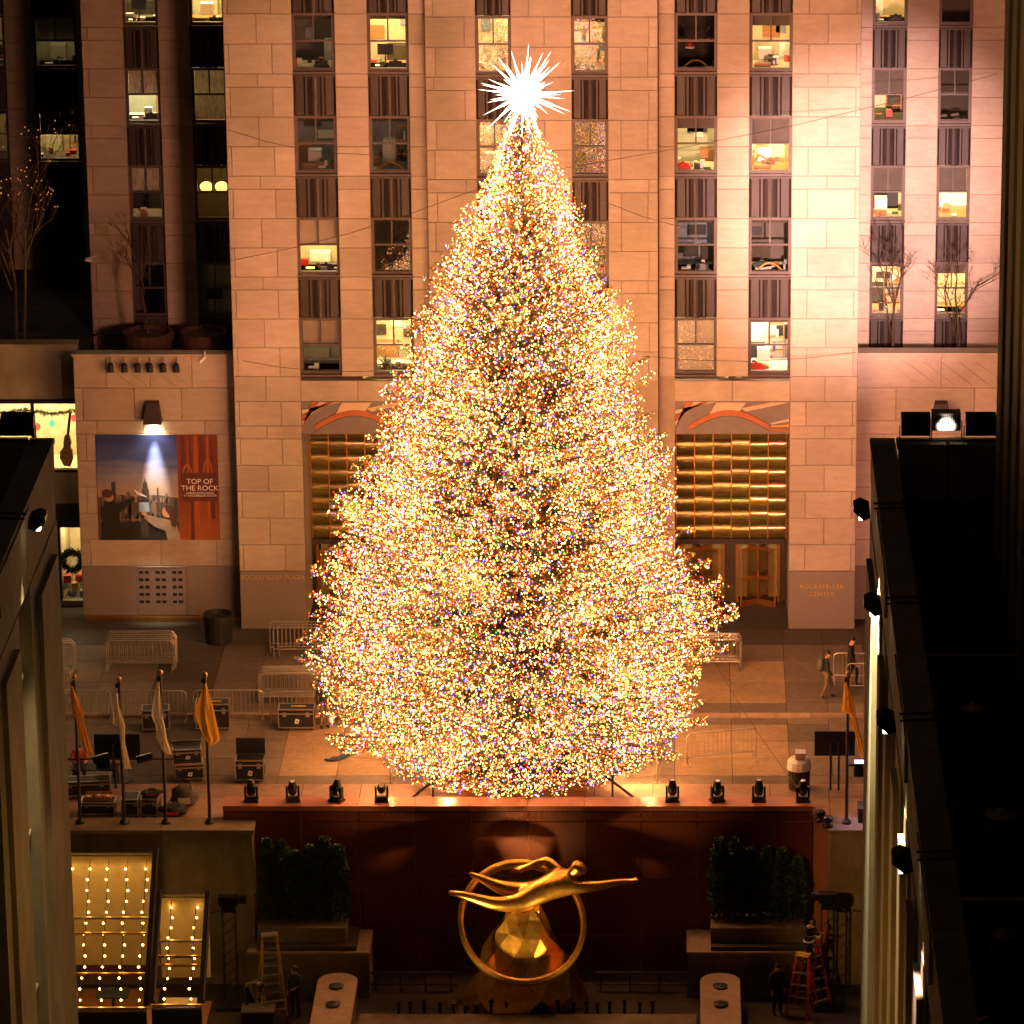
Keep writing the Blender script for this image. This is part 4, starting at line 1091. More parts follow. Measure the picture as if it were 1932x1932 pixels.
# keep the front of the skirt behind the granite wall
fy = -np.sin(az); fl = np.where(fy > .05, 3.35 / np.maximum(fy, .05), 99); front_lim = np.where(tipz < 2.6, fl, 99); Lb = np.minimum(Lb, front_lim)
up = np.interp(tipz, [0, 6, 14, 22], [-.38, -.18, .15, .75])
curl = np.interp(tipz, [0, 6, 14, 22], [.30, .26, .22, .1])
zatt = tipz - (up + curl) * Lb
zatt = np.clip(zatt, .8, 22.4)
hd = np.stack([np.cos(az), np.sin(az), np.zeros(NB)], 1)
sd = np.stack([-np.sin(az), np.cos(az), np.zeros(NB)], 1)
bend = g.normal(0, .06, NB)
def bp(b, t):
    L = Lb[b]
    p = hd[b] * (L * t)[:, None] + sd[b] * (bend[b] * L * t * t)[:, None]
    p[:, 0] += TXC + np.interp(tipz[b], [0, 5, 9.5, 13, 20], [-.30, -.28, -.38, -.05, .15]) * t; p[:, 1] += TYC
    p[:, 2] = zatt[b] + (tipz[b] - zatt[b] - curl[b] * L) * t + curl[b] * L * t ** 2.2
    return p
# woody branches as one mesh of thin three-sided tapers
bv, bf = [], []
T6 = np.linspace(0, 1, 6)
for b in range(NB):
    P6 = bp(np.full(6, b), T6); o0 = len(bv)
    r6 = np.interp(T6, [0, 1], [.022 + .006 * Lb[b], .008])
    for i in range(6):
        for j in range(3):
            a = 2.094 * j
            bv.append(tuple(P6[i] + (sd[b] * math.cos(a) + np.array([0, 0, 1]) * math.sin(a)) * r6[i]))
    for i in range(5):
        for j in range(3):
            q = o0 + i * 3 + j; w_ = o0 + i * 3 + (j + 1) % 3
            bf.append((q, w_, w_ + 3, q + 3))
def fastmesh(name, v, tris, mats, parent, mi=None, quad=False):
    me = bpy.data.meshes.new(name)
    v = np.asarray(v, dtype=np.float32); f = np.asarray(tris, dtype=np.int32); k = f.shape[1]
    me.vertices.add(len(v)); me.vertices.foreach_set("co", v.ravel())
    me.loops.add(f.size); me.loops.foreach_set("vertex_index", f.ravel())
    me.polygons.add(len(f)); me.polygons.foreach_set("loop_start", np.arange(0, f.size, k, dtype=np.int32))
    try: me.polygons.foreach_set("loop_total", np.full(len(f), k, dtype=np.int32))
    except Exception: pass
    for m_ in mats: me.materials.append(M[m_])
    if mi is not None: me.polygons.foreach_set("material_index", np.asarray(mi, dtype=np.int32))
    me.update(); me.validate()
    o = bpy.data.objects.new(name, me); COL.objects.link(o); o.parent = parent
    return o
org = np.array(tree.location)
fastmesh("branches", np.array(bv) - org, np.array(bf), ["bark"], tree)
# twigs
cnt = np.maximum((Lb * .8 / .19).astype(int) * 3, 6)
tb = np.repeat(np.arange(NB), cnt)
tt = 1 - (g.random(len(tb)) ** 1.2) * .85
base = bp(tb, tt)
side = g.choice([-1.0, 1.0], len(tb)) * g.uniform(.5, 1.1, len(tb))
tl = (.20 + .50 * (1.02 - tt)) * g.uniform(.6, 1.2, len(tb)) * np.clip(Lb[tb] / 3, .45, 1)
td = hd[tb] * g.uniform(.3, .9, len(tb))[:, None] + sd[tb] * side[:, None] + np.array([0, 0, 1]) * g.normal(-.18, .28, len(tb))[:, None]
td /= np.linalg.norm(td, axis=1)[:, None]
tip = base + td * tl[:, None]
NT = len(tb)
def tris_from(c, d, s, L, W):
    """thin triangles: centre base c, direction d, side s"""
    return np.stack([c - s * W, c + s * W, c + d * L], 1)
allt = []
rnd = g.normal(0, 1, (NT, 3)); s0 = np.cross(td, rnd); s0 /= np.linalg.norm(s0, axis=1)[:, None]
allt.append(tris_from(base, td, s0, tl[:, None], .014))
NN = 9
for q in range(NN):
    f_ = (q + g.random(NT)) / NN
    c = base + td * (tl * f_)[:, None]
    rd = np.cross(td, g.normal(0, 1, (NT, 3))); rd /= np.linalg.norm(rd, axis=1)[:, None]
    d = rd * .85 + td * .65; d /= np.linalg.norm(d, axis=1)[:, None]
    s = np.cross(d, g.normal(0, 1, (NT, 3))); s /= np.linalg.norm(s, axis=1)[:, None]
    allt.append(tris_from(c, d, s, (.075 + .06 * g.random(NT))[:, None], .0125))
V = np.concatenate(allt).reshape(-1, 3) - org
fastmesh("needles", V, np.arange(len(V)).reshape(-1, 3), ["needle"], tree)["kind"] = "stuff"
# coloured bulbs on the strings that follow the branches
BC = [("bulb_warm", (1.0, .36, .075), 6.5, .27), ("bulb_white", (1.0, .66, .30), 9.0, .10), ("bulb_amber", (1.0, .15, .014), 6.0, .35), ("bulb_red", (1.0, .035, .010), 4.5, .13),
      ("bulb_green", (.07, .62, .10), 4.2, .085), ("bulb_blue", (.13, .14, 1.0), 6.0, .09), ("bulb_cool", (.70, .82, 1.0), 8.0, .02), ("bulb_bright", (1.0, .50, .13), 12.0, .0)]
for n_, c_, s_, _ in BC: emat(n_, c_, s_).cycles.emission_sampling = 'NONE'
NBULB = 92000
wq = np.clip((tt - .25), .02, 1) ** 1.3; wq /= wq.sum()
pick = g.choice(NT, NBULB, p=wq)
bpos = base[pick] + td[pick] * (tl[pick] * g.uniform(.2, 1.05, NBULB))[:, None] + g.normal(0, .03, (NBULB, 3))
NF = 46000                                        # strings that loop over the outer boughs and fill between them
fz = np.interp(g.random(NF), cdf, zz) ; fa = g.random(NF) * 2 * np.pi
fr = .955 * RZ(fz) * (1 + .09 * np.sin(fa * 3 + fz * 1.3) + .07 * np.sin(fa * 7 - fz * 2.1 + 1)) * g.uniform(.66, .97, NF)
fyy = np.minimum(fr, np.where((-np.sin(fa) > .05) & (fz < 2.6), 3.2 / np.maximum(-np.sin(fa), .05), 99))
fpos = np.stack([TXC + np.interp(fz, [0, 5, 9.5, 13, 20], [-.30, -.28, -.38, -.05, .15]) + np.cos(fa) * fyy, TYC + np.sin(fa) * fyy, fz], 1)
bpos = np.concatenate([bpos, fpos]); NBULB += NF
bcol = g.choice(len(BC), NBULB, p=np.array([b_[3] for b_ in BC]) / sum(b_[3] for b_ in BC))
brad = g.uniform(.013, .022, NBULB)
hot = g.random(NBULB) < .26
bcol = np.where(hot & np.isin(bcol, (0, 1, 2)), 7, bcol); brad = brad * np.where(hot, 1.35, 1.0)
frontness = -(bpos[:, 1]) + .35 * bpos[:, 2] - 25 * (np.abs(bpos[:, 0] - TXC) > RZ(bpos[:, 2]) * .55)
order = np.argsort(-frontness); big = order[:1800][::6]; rest = np.setdiff1d(np.arange(NBULB), big)
OCT = np.array([[1, 0, 0], [-1, 0, 0], [0, 1, 0], [0, -1, 0], [0, 0, 1.25], [0, 0, -1.25]], float)
OF = np.array([[0, 2, 4], [2, 1, 4], [1, 3, 4], [3, 0, 4], [2, 0, 5], [1, 2, 5], [3, 1, 5], [0, 3, 5]])
bv_ = (bpos[rest][:, None, :] + OCT[None] * brad[rest][:, None, None]).reshape(-1, 3) - org
bf_ = (OF[None] + (np.arange(len(rest)) * 6)[:, None, None]).reshape(-1, 3)
so = fastmesh("light_strings", bv_, bf_, [b_[0] for b_ in BC], tree, np.repeat(bcol[rest], 8)); so["kind"] = "stuff"
bm_ = []
for n_, *_ in BC:
    mb = MB(); mb.sphere((0, 0, 0), .025, 6, 4, (1, 1, 1.25)); me = mb.mesh("bulb"); me.materials.append(M[n_]); bm_.append(me)
for i in big:
    o = bpy.data.objects.new("bulb", bm_[bcol[i]]); COL.objects.link(o); o.parent = tree; o.location = bpos[i] - org

# added point lamps stand in for the bulbs' light, each at a bulb
for i in g.choice(np.arange(NBULB), 120, replace=False):
    l = bpy.data.lights.new("bulb_fill_lamp", 'POINT'); l.energy = 470.0; l.color = (1.0, .44, .145); l.shadow_soft_size = .03; l.cycles.use_multiple_importance_sampling = False
    o = bpy.data.objects.new("bulb_fill_lamp", l); COL.objects.link(o); o.parent = tree; o.location = bpos[i] - org

# star
stx = A(988, 178, TYC)
star = thing("star_topper", "white spiked star blazing on the tip of the tree", "star", stx)
emat("star_white", (1.0, .93, .78), 22.0)
emat("star_tip", (1.0, .88, .66), 6.0)
MB().sphere(stx, .47, 16, 10).build("core", "star_white", star, True)
gs = random.Random(8)
NS = 84
for i in range(NS):
    zc = 1 - 2 * (i + .5) / NS; rc = math.sqrt(1 - zc * zc); a = i * 2.399963
    d = Vector((rc * math.cos(a), rc * math.sin(a), zc)) + Vector((gs.uniform(-.1, .1), gs.uniform(-.1, .1), gs.uniform(-.1, .1))); d.normalize()
    L = gs.choice((.8, .9, 1.0, 1.2, 1.45, 1.62))
    s = d.cross(Vector((.3, .5, .8))).normalized(); t_ = d.cross(s)
    p = stx + d * .3; q = stx + d * (L * .62); e_ = stx + d * L
    mb = MB(); n = 5
    ring = lambda c, r_: [c + (s * math.cos(6.283 * j / n) + t_ * math.sin(6.283 * j / n)) * r_ for j in range(n)]
    vs = ring(p, .06) + ring(q, .021) + [e_]
    mb.add(vs, [(j, (j + 1) % n, n + (j + 1) % n, n + j) for j in range(n)])
    mb.mi = 1; mb.add(ring(q, .021) + [e_], [(j, (j + 1) % n, n) for j in range(n)])
    mb.build("spike", ["star_white", "star_tip"], star)
MB().tube([(stx.x, TYC, 21.6), (stx.x, TYC, stx.z)], .04, 6).build("mount", "black", star)

# wooden box round the foot of the tree
wb = thing("wooden_tree_box", "wooden box of planks around the foot of the tree", "box", (TXC, -16, 0))
for k, z in enumerate((.05, .29, .53)):
    MB().box(-7.2, -3.2, -16.62, -16.54, z, z + .225).build("plank", "wood", wb)
    MB().box(-7.2, -7.12, -16.53, -13.2, z, z + .225).build("plank", "wood", wb)
    MB().box(-3.28, -3.2, -16.53, -13.2, z, z + .225).build("plank", "wood", wb)
MB().box(-7.1, -3.3, -16.5, -13.2, .0, .62).build("fill", "ochre_dark", wb)
for i, s in enumerate((-1, 1)):
    x = TXC + s * 2.9
    t = thing("ballast_frame", ("black braced frame at the left end of the wooden box", "black braced frame at the right end of the wooden box")[i], "frame", (x, -16.3, 0))
    MB().bar((x, -16.6, .0), (x, -16.6, 1.0), .07).bar((x + s * .7, -16.5, .02), (x - s * .4, -16.55, .95), .07).build("brace", "black", t)
    MB().bar((x - .3, -16.7, .03), (x + .3, -16.7, .03), .08).build("foot", "black", t)

# guy wires
wires = [((430, 493), 0.2, (905, 355), TYC, "thin guy wire running from the left pier up to the tree's left side"),
         ((430, 245), -.3, (705, 292), -3, "thin guy wire crossing the left windows near the star's height"),
         ((455, 680), .2, (770, 695), TYC + 1, "thin cable level with the lowest windows left of the tree"),
         ((1080, 350), TYC, (1330, 435), -0.1, "thin guy wire sloping down from the tree to the fifth window column"),
         ((1060, 318), TYC, (1880, 140), 6.8, "long guy wire rising from the tree to the upper right"),
         ((1210, 672), TYC + 1, (1615, 665), -.1, "thin cable level with the lowest windows right of the tree"),
         ((1345, 1245), -9, (1540, 1530), -18.6, "taut cable running down over the paving to the right-hand ledge")]
for (u0, v0), y0, (u1, v1), y1, lab in wires:
    a, b = A(u0, v0, y0), A(u1, v1, y1)
    mb = MB().tube([a.lerp(b, t) - Vector((0, 0, .25 * math.sin(math.pi * t))) for t in (0, .25, .5, .75, 1)], .009, 4)
    o = mb.build("guy_wire", "wire_dark", None, origin=a); tag(o, lab, "wire", "guy wires of the tree")

# ------------------------------------------------------------------ glass canopies over the rinkside rooms
emat("festoon", (1.0, .60, .16), 40.0)
def canopy(name_lab, x0, x1, y0, z0, y1, z1, nb, rows, purl):
    t = thing("glass_canopy", name_lab, "canopy", ((x0 + x1) / 2, y1, FZ))
    a, b = Vector((0, y0, z0)), Vector((0, y1, z1))
    nx = 2; ts = [0] + purl + [1]
    for i in range(len(ts) - 1):
        p, q = a.lerp(b, ts[i]), a.lerp(b, ts[i + 1])
        MB().add([(x0, p.y, p.z), (x1, p.y, p.z), (x1, q.y, q.z), (x0, q.y, q.z)], [(0, 1, 2, 3)]).build("glass_panel", "glass_roof", t)
    for i, tv in enumerate(ts):
        p = a.lerp(b, tv)
        MB().bar((x0, p.y, p.z - .05), (x1, p.y, p.z - .05), .09, .07).build("purlin", "aluminium" if i in (0, 1) else "brass", t)
    for x in (x0, x1):
        MB().bar((x, y0 + .03, z0 + .06), (x, y1 - .03, z1 + .06), .20, .10).build("side_beam", "bronze_dark", t)
        MB().bar((x + .07, y0 + .03, z0 + .13), (x + .07, y1 - .03, z1 + .13), .05, .03).build("trim", "aluminium", t)
    MB().box(x0, x1, y1 - .2, y1 - .05, FZ, z1 - .1).build("front_wall", "ochre_dark", t)
    MB().box(x0, x1, y0 - .06, y0 - .02, FZ + .9, z0 - .12).build("back_wall", "room_cream", t)
    MB().box(x0, x1, y1, y0, FZ + .01, FZ + .05).build("floor", "wood", t)
    for i in range(nb):
        for j in range(rows):
            tv = .06 + .92 * j / rows
            p = a.lerp(b, tv); x = x0 + (x1 - x0) * (i + .5) / nb + .06 * math.sin(j * 1.3 + i)
            o = MB().sphere((x, p.y, p.z - .26), .035, 6, 5).build("festoon_bulb", "festoon", t)
        pts = []
        for j in range(rows + 1):
            p = a.lerp(b, j / rows); pts.append((x0 + (x1 - x0) * (i + .5) / nb, p.y, p.z - .2))
        MB().tube(pts, .012, 4).build("festoon_cord", "black", t)
    return t
canopy("larger sloping glass canopy with rows of festoon bulbs at lower left", -20.9, -16.72, -20.0, -.45, -23.9, -4.05, 7, 13, [.42, .52, .78])
canopy("narrower sloping glass canopy with two rows of festoon bulbs", -16.55, -15.0, -21.0, -1.45, -23.9, -3.95, 2, 10, [.42, .56, .64])
for i, (x, y) in enumerate(((-19.6, -22.4), (-18.0, -22.0), (-15.8, -22.8))):
    t = thing("dining_table", ("left of the three dining tables under the glass canopies", "middle dining table under the larger glass canopy", "dining table under the narrower glass canopy")[i], "table", (x, y, FZ + .05), "tables under the canopies")
    MB().box(x - .5, x + .5, y - .4, y + .4, FZ + .75, FZ + .80).build("top", "paper" if i != 1 else "blue_cloth", t)
    MB().lathe(x, y, [(.25, FZ + .05), (.05, FZ + .1), (.05, FZ + .745)], 10).build("pedestal", "black", t)

# ------------------------------------------------------------------ flagpoles
def flagpole(x, y, ztop, lab, m, rows, ptop, pslope, group="flagpoles on the terrace wall"):
    """rows: (height below, left edge, right edge) of the hanging cloth, in measured units of 4.5 mm"""
    t = thing("flagpole", lab, "flagpole", (x, y, .14), group)
    MB().tube([(x, y, .14), (x, y, ztop - .1)], .055, 10, .045).build("pole", "bronze_dark", t)
    MB().lathe(x, y, [(.15, .141), (.15, .2), (.07, .3)], 12).build("base", "black", t)
    MB().sphere((x, y, ztop), .085, 12, 8).build("finial", "brass", t, True)
    MB().box(x - .11, x - .02, y - .06, y + .03, ztop - .28, ztop - .14).build("pulley", "black", t)
    r_ = np.array(rows, float); ns, nt_ = 12, 22; vs = []
    for j in range(nt_ + 1):
        v = r_[0, 0] + (r_[-1, 0] - r_[0, 0]) * j / nt_
        l = np.interp(v, r_[:, 0], r_[:, 1]); rr_ = np.interp(v, r_[:, 0], r_[:, 2]); pc = ptop[0] + pslope * (v - ptop[1])
        for i in range(ns + 1):
            s = i / ns; u = l + (rr_ - l) * s
            vs.append((x + (u - pc) * .00444, y - .10 - .05 * math.sin(s * 15 + v * .006) - .03 * math.sin(s * 7 - v * .004), ztop - (v - ptop[1]) * .00472 + .015 * math.sin(i * 2.3)))
    fs = [(j * (ns + 1) + i, (j + 1) * (ns + 1) + i, (j + 1) * (ns + 1) + i + 1, j * (ns + 1) + i + 1) for j in range(nt_) for i in range(ns)]
    MB().add(vs, fs).build("flag", m, t, True)
flagpole(-19.21, -19.0, 5.08, "flagpole with a furled orange flag at the left end of the row", "flag_orange", [(500, 510, 525), (600, 513, 572), (700, 522, 612), (740, 555, 602), (850, 578, 635), (950, 605, 665), (990, 618, 678)], (538, 446), .043)
flagpole(-17.81, -19.0, 5.02, "flagpole with a thin white flag, second of the row", "flag_white", [(550, 852, 876), (650, 842, 887), (770, 834, 925), (800, 880, 926), (900, 890, 926), (1000, 900, 950), (1090, 913, 972)], (880, 458), .035)
flagpole(-16.49, -19.0, 5.25, "flagpole with a cream flag, third of the row", "flag_white", [(495, 1140, 1162), (600, 1120, 1172), (740, 1100, 1182), (800, 1130, 1200), (900, 1140, 1216), (960, 1168, 1240), (1010, 1203, 1250)], (1166, 430), .035)
flagpole(-15.09, -19.0, 5.18, "flagpole with a bright gold flag hanging full, right end of the row", "flag_gold", [(505, 1486, 1498), (600, 1455, 1527), (690, 1420, 1556), (790, 1440, 1578), (880, 1482, 1600), (915, 1505, 1603), (945, 1520, 1545)], (1490, 447), .038)
flagpole(5.18, -19.0, 5.22, "lone flagpole with a gold flag by the right-hand stone building", "flag_gold", [(1070, 628, 642), (1150, 622, 676), (1270, 608, 704), (1285, 670, 708), (1400, 698, 735), (1500, 722, 765), (1590, 740, 790), (1610, 748, 775)], (658, 1010), -.013)

# ------------------------------------------------------------------ crowd barriers
def barrier_proto():
    L, H, z0, r_ = 2.35, 1.08, .27, .16
    t = thing("crowd_barrier", None, None, (0, 0, 0))
    pts = []
    for cx, cz, a0 in ((L / 2 - r_, H - r_, 0), (-L / 2 + r_, H - r_, 90)):
        for k in range(5): pts.append((cx + r_ * math.cos(R(a0 + 22.5 * k)), 0, cz + r_ * math.sin(R(a0 + 22.5 * k))))
    pts = [(L / 2, 0, .02)] + pts + [(-L / 2, 0, .02)]
    MB().tube(pts, .024, 6).tube([(-L / 2, 0, z0), (L / 2, 0, z0)], .022, 6).build("frame", "galvanised", t)
    mb = MB()
    for k in range(15):
        x = -L / 2 + L * (k + 1) / 16; mb.tube([(x, 0, z0), (x, 0, H - .01)], .011, 4, cap=False)
    mb.build("bars", "galvanised", t)
    for s in (-1, 1):
        MB().tube([(s * (L / 2 - .05), -.30, .02), (s * (L / 2 - .03), -.1, .10), (s * (L / 2 - .03), .1, .10), (s * (L / 2 - .05), .30, .02)], .02, 5).build("foot", "galvanised", t)
    return t
proto = barrier_proto(); used = [False]
def barrier(x, y, z, rz, lab, grp):
    if not used[0]: o = proto; used[0] = True; o.location = (x, y, z); o.rotation_euler.z = rz
    else: o = copy_tree(proto, (x, y, z), rz)
    tag(o, lab, "barrier", grp); return o
def stack(x, y, n, lab, grp, z=0.0, dx=.05, dy=.20):
    for i in range(n):
        w = ["front", "second", "third", "fourth", "fifth", "sixth"][i] if i < n - 1 else "rearmost"
        barrier(x + dx * math.sin(i * 2.2), y + dy * i, z, R(1.5 * math.sin(i * 3)), f"{w} metal barrier of the stack {lab}", grp)
S0 = "stacked crowd barriers"
stack(-18.9, -4.3, 6, "beside the dark litter bin", S0)
stack(-22.35, -4.5, 3, "half hidden by the left-hand building, near the shop", S0)
stack(-22.1, -7.4, 3, "half hidden by the left-hand building, near the kerb", S0)
stack(-13.2, -2.9, 3, "against the tower left of the tree", S0, dy=.30, dx=.18)
stack(-13.3, -7.7, 6, "just left of the tree's lower branches", S0, dy=.16)
stack(0.80, -4.2, 5, "right of the tree by the entrance", S0, dy=.17)
S1 = "crowd barriers set out in a line along the kerb"
for i, (x, y, a) in enumerate(((-20.55, -9.05, 1), (-17.98, -9.05, -1), (-15.40, -9.0, 0), (-12.80, -9.1, 2))):
    barrier(x, y, -.1, R(a), f"{['leftmost', 'second', 'third', 'rightmost'][i]} barrier of the line along the kerb behind the flags", S1)
S2 = "loose crowd barriers"
barrier(6.75, -6.6, 0, R(2), "barrier standing in front of the two walkers on the right", S2)
barrier(6.35, -5.6, 0, R(-2), "barrier standing behind the walkers on the right pavement", S2)
barrier(1.25, -12.9, -.1, R(14), "barrier standing askew on the pale paving right of the tree", S2)
barrier(-.75, -14.0, -.1, R(84), "barrier seen end-on beside the tree's lower right branches", S2)
barrier(-8.95, -14.1, -.1, R(58), "barrier standing at an angle left of the wooden tree box", S2)
barrier(-.85, -9.7, -.1, R(6), "barrier peeping out behind the tree's right-hand branches", S2)

# ------------------------------------------------------------------ flight cases and stage gear
def flight_case(x, y, z, w, d, h, rz, lab, lid=None, label4=False, tape=None, wheels=True, m="case_black", grp="flight cases on the street"):
    t = thing("flight_case", lab, "case", (0, 0, 0), grp)
    zb = .10 if wheels else .0
    MB().box(-w / 2 + .02, w / 2 - .02, -d / 2 + .02, d / 2 - .02, zb + .02, h - .01).build("body", m, t)
    e = .035
    fr = MB()
    for sx in (-1, 1):
        for sy in (-1, 1): fr.box(sx * (w / 2 - e / 2) - e / 2, sx * (w / 2 - e / 2) + e / 2, sy * (d / 2 - e / 2) - e / 2, sy * (d / 2 - e / 2) + e / 2, zb + e, h - e)
    for zz in (zb, h - e, zb + (h - zb) * .72):
        for sy in (-1, 1): fr.box(-w / 2 + .0006, w / 2 - .0006, sy * (d / 2 - e / 2) - e / 2, sy * (d / 2 - e / 2) + e / 2, zz, zz + e)
        for sx in (-1, 1): fr.box(sx * (w / 2 - e / 2) - e / 2, sx * (w / 2 - e / 2) + e / 2, -d / 2 + e, d / 2 - e, zz, zz + e)
    fr.build("edging", "aluminium", t)
    for sx in (-.32, .32):
        MB().box(sx * w - .06, sx * w + .06, -d / 2 - .012, -d / 2 - .001, zb + (h - zb) * .60, zb + (h - zb) * .84).build("latch", "galvanised", t)
    if label4:
        mb = MB().prism([(-.06, h * .36), (.07, h * .32), (.11, h * .52), (-.02, h * .56)], -d / 2 - .006, -d / 2 + .019); lb = mb.build("sticker", "paper", t)
        text_obj("4", .13, (.025, -d / 2 - .0085, h * .44), "black", lb, extrude=.001)
    if tape: MB().box(-.15 * w, .25 * w, -.1 * d, .1 * d, h + .001, h + .008).build("tape", tape, t)
    if wheels:
        for sx in (-1, 1):
            for sy in (-1, 1): MB().tube([(sx * (w / 2 - .1) - .025, sy * (d / 2 - .1), .05), (sx * (w / 2 - .1) + .025, sy * (d / 2 - .1), .05)], .05, 8).build("caster", "black", t)
    if lid:
        MB().box(-w / 2, w / 2, d / 2 + .01, d / 2 + .05, h - .05, h + lid).build("lid", m, t)
        MB().box(-w / 2, w / 2, d / 2 - .001, d / 2 + .009, h + lid - .03, h + lid).build("lid_edging", "aluminium" if m == "case_black" else "bronze_dark", t)
    t.location = (x, y, z); t.rotation_euler.z = rz
    return t
flight_case(-13.03, -9.75, -.1, 1.22, .62, .78, 0, "closed flight case numbered 4 just left of the tree", label4=True, tape="yellow_paint")
flight_case(-17.76, -9.9, -.1, .92, .62, .80, R(4), "flight case behind the third flagpole by the barriers")
flight_case(-15.84, -9.8, -.1, 1.15, .62, .98, R(2), "tall flight case with yellow tape behind the gold flag", tape="yellow_paint")
flight_case(-16.19, -14.5, -.1, .95, .60, .62, R(8), "lower flight case of the pair stacked beside the third flagpole", label4=True)
flight_case(-16.25, -14.5, .525, .95, .60, .52, R(8), "upper open flight case of the stacked pair beside the third flagpole", label4=True, wheels=False, lid=.10)
flight_case(-14.18, -14.6, -.1, .95, .62, .80, 0, "open black case with its lid raised near the granite wall", lid=.55, label4=True, m="black")
flight_case(-19.35, -16.3, 0, 1.6, .55, .62, R(6), "long flight case at the back of the terrace clutter", grp="cases on the left terrace")
flight_case(-18.75, -17.9, 0, 1.1, .6, .52, 0, "low black case carrying a cardboard tray on the terrace", grp="cases on the left terrace", m="black")
flight_case(-17.72, -17.9, 0, .55, .75, .66, 0, "upright silver-edged case between the first two flagpoles", grp="cases on the left terrace")
flight_case(-17.08, -17.9, 0, .55, .75, .66, R(-3), "upright silver-edged case with a bag thrown over it", grp="cases on the left terrace")
t = thing("cardboard_tray", "orange cardboard tray of odds and ends on the low black case", "tray", (-18.75, -17.8, .521))
MB().box(-19.2, -18.35, -18.05, -17.55, .522, .56).build("bottom", "wood", t)
for a in ((-19.2, -18.35, -18.07, -18.051), (-19.2, -18.35, -17.549, -17.53)): MB().box(*a, .522, .66).build("side", "wood", t)
for i in range(5): MB().box(-19.1 + .15 * i, -19.02 + .15 * i, -17.9 + .06 * (i % 3), -17.8 + .06 * (i % 3), .561, .62 + .03 * (i % 2)).build("oddment", ("paper", "black", "white_plastic", "red_paint", "paper")[i], t)
def soft_bag(x, y, z, sx, sy, sz, m, lab, strap="black"):
    t = thing("holdall", lab, "bag", (x, y, z))
    mb = MB().sphere((x, y, z + sz * .5), .5, 14, 9, (sx, sy, sz)); 
    mb.v = [(a + .05 * math.sin(c * 14 + b * 9), b, max(c, z + .005)) for a, b, c in mb.v]
    mb.build("body", m, t, True)
    MB().tube([(x - sx * .25, y - sy * .3, z + sz * .85), (x - sx * .1, y, z + sz * 1.25), (x + sx * .15, y, z + sz * 1.22), (x + sx * .25, y - sy * .2, z + sz * .85)], .025, 5).build("handle", strap, t)
    MB().box(x - sx * .2, x + sx * .2, y - sy * .52, y - sy * .47, z + sz * .3, z + sz * .55).build("pocket", "red_paint" if m != "cloth_grey" else "paper", t)
soft_bag(-16.05, -17.2, 0, .95, .7, .75, "cloth_grey", "grey patterned rucksack heaped by the third flagpole")
soft_bag(-16.35, -18.0, 0, .95, .6, .42, "cloth_black", "black holdall with red pocket at the third flagpole's foot")
soft_bag(-17.05, -17.85, .665, .75, .5, .16, "cloth_black", "flat black bag lying on the upright case")

def display(xc, yb, zc, w, h, lab, base_lab):
    t = thing("display_screen", lab, "screen", (xc, yb, -.1), "display screens on stands")
    MB().box(xc - w / 2, xc + w / 2, yb - .05, yb + .05, zc - h / 2, zc + h / 2).build("panel", "screen_black", t)
    MB().box(xc - .14, xc + .14, yb - .12, yb - .051, zc - .12, zc + .12).bar((xc - .5, yb - .09, zc), (xc + .2, yb - .09, zc + .04), .03).build("wall_plate", "black_gloss", t)
    for s in (-.13, .13): MB().tube([(xc + s, yb - .16, -.05), (xc + s, yb - .16, zc + .1)], .035, 8).build("post", "black", t)
    MB().lathe(xc, yb - .15, [(.52, -.1), (.52, -.06), (.06, -.04)], 18).build("base", "black", t)
p = A(221, 1407, -14.4); display(p.x, -14.4, p.z, 1.5, .84, "large black display seen from behind among the flagpoles", "")
p = A(1575, 1402, -15.6); display(p.x, -15.6, p.z, 1.32, .84, "large black display seen from behind by the lone flagpole", "")
t = thing("lighting_boom", "horizontal black lighting pipe on a stand behind the flags", "lighting boom", (-18.0, -15.6, 0))
pb = A(128, 1432, -15.6); pe = A(345, 1432, -15.6)
MB().tube([pb, pe], .03, 6).build("pipe", "black", t)
for u in (216, 232): q = A(u, 1432, -15.6); MB().tube([(q.x, -15.6, 0.0), q], .035, 6).build("post", "black", t)
for u in (192, 274):
    q = A(u, 1432, -15.6)
    MB().tube([q + Vector((-.25, -.15, .02)), q + Vector((.25, -.15, .16))], .13, 10).build("spotlight_head", "black_gloss", t)
t = thing("work_table", "small black work table with a laptop at the left edge of the street", "table", (-19.2, -15.3, -.1))
MB().box(-19.9, -18.4, -15.6, -15.0, .60, .64).build("top", "black", t)
for a in (-19.85, -18.45):
    for b in (-15.55, -15.05): MB().bar((a, b, -.1), (a, b, .598), .04).build("leg", "black", t)
t = thing("open_laptop", "open laptop standing on the work table by the seated technician", "laptop", (-18.9, -15.3, .64))
MB().box(-19.1, -18.65, -15.4, -15.1, .641, .66).build("keyboard", "black", t)
MB().add([(-19.1, -15.42, .66), (-18.65, -15.42, .66), (-18.65, -15.5, 1.05), (-19.1, -15.5, 1.05)], [(0, 1, 2, 3)]).build("screen", "screen_black", t)

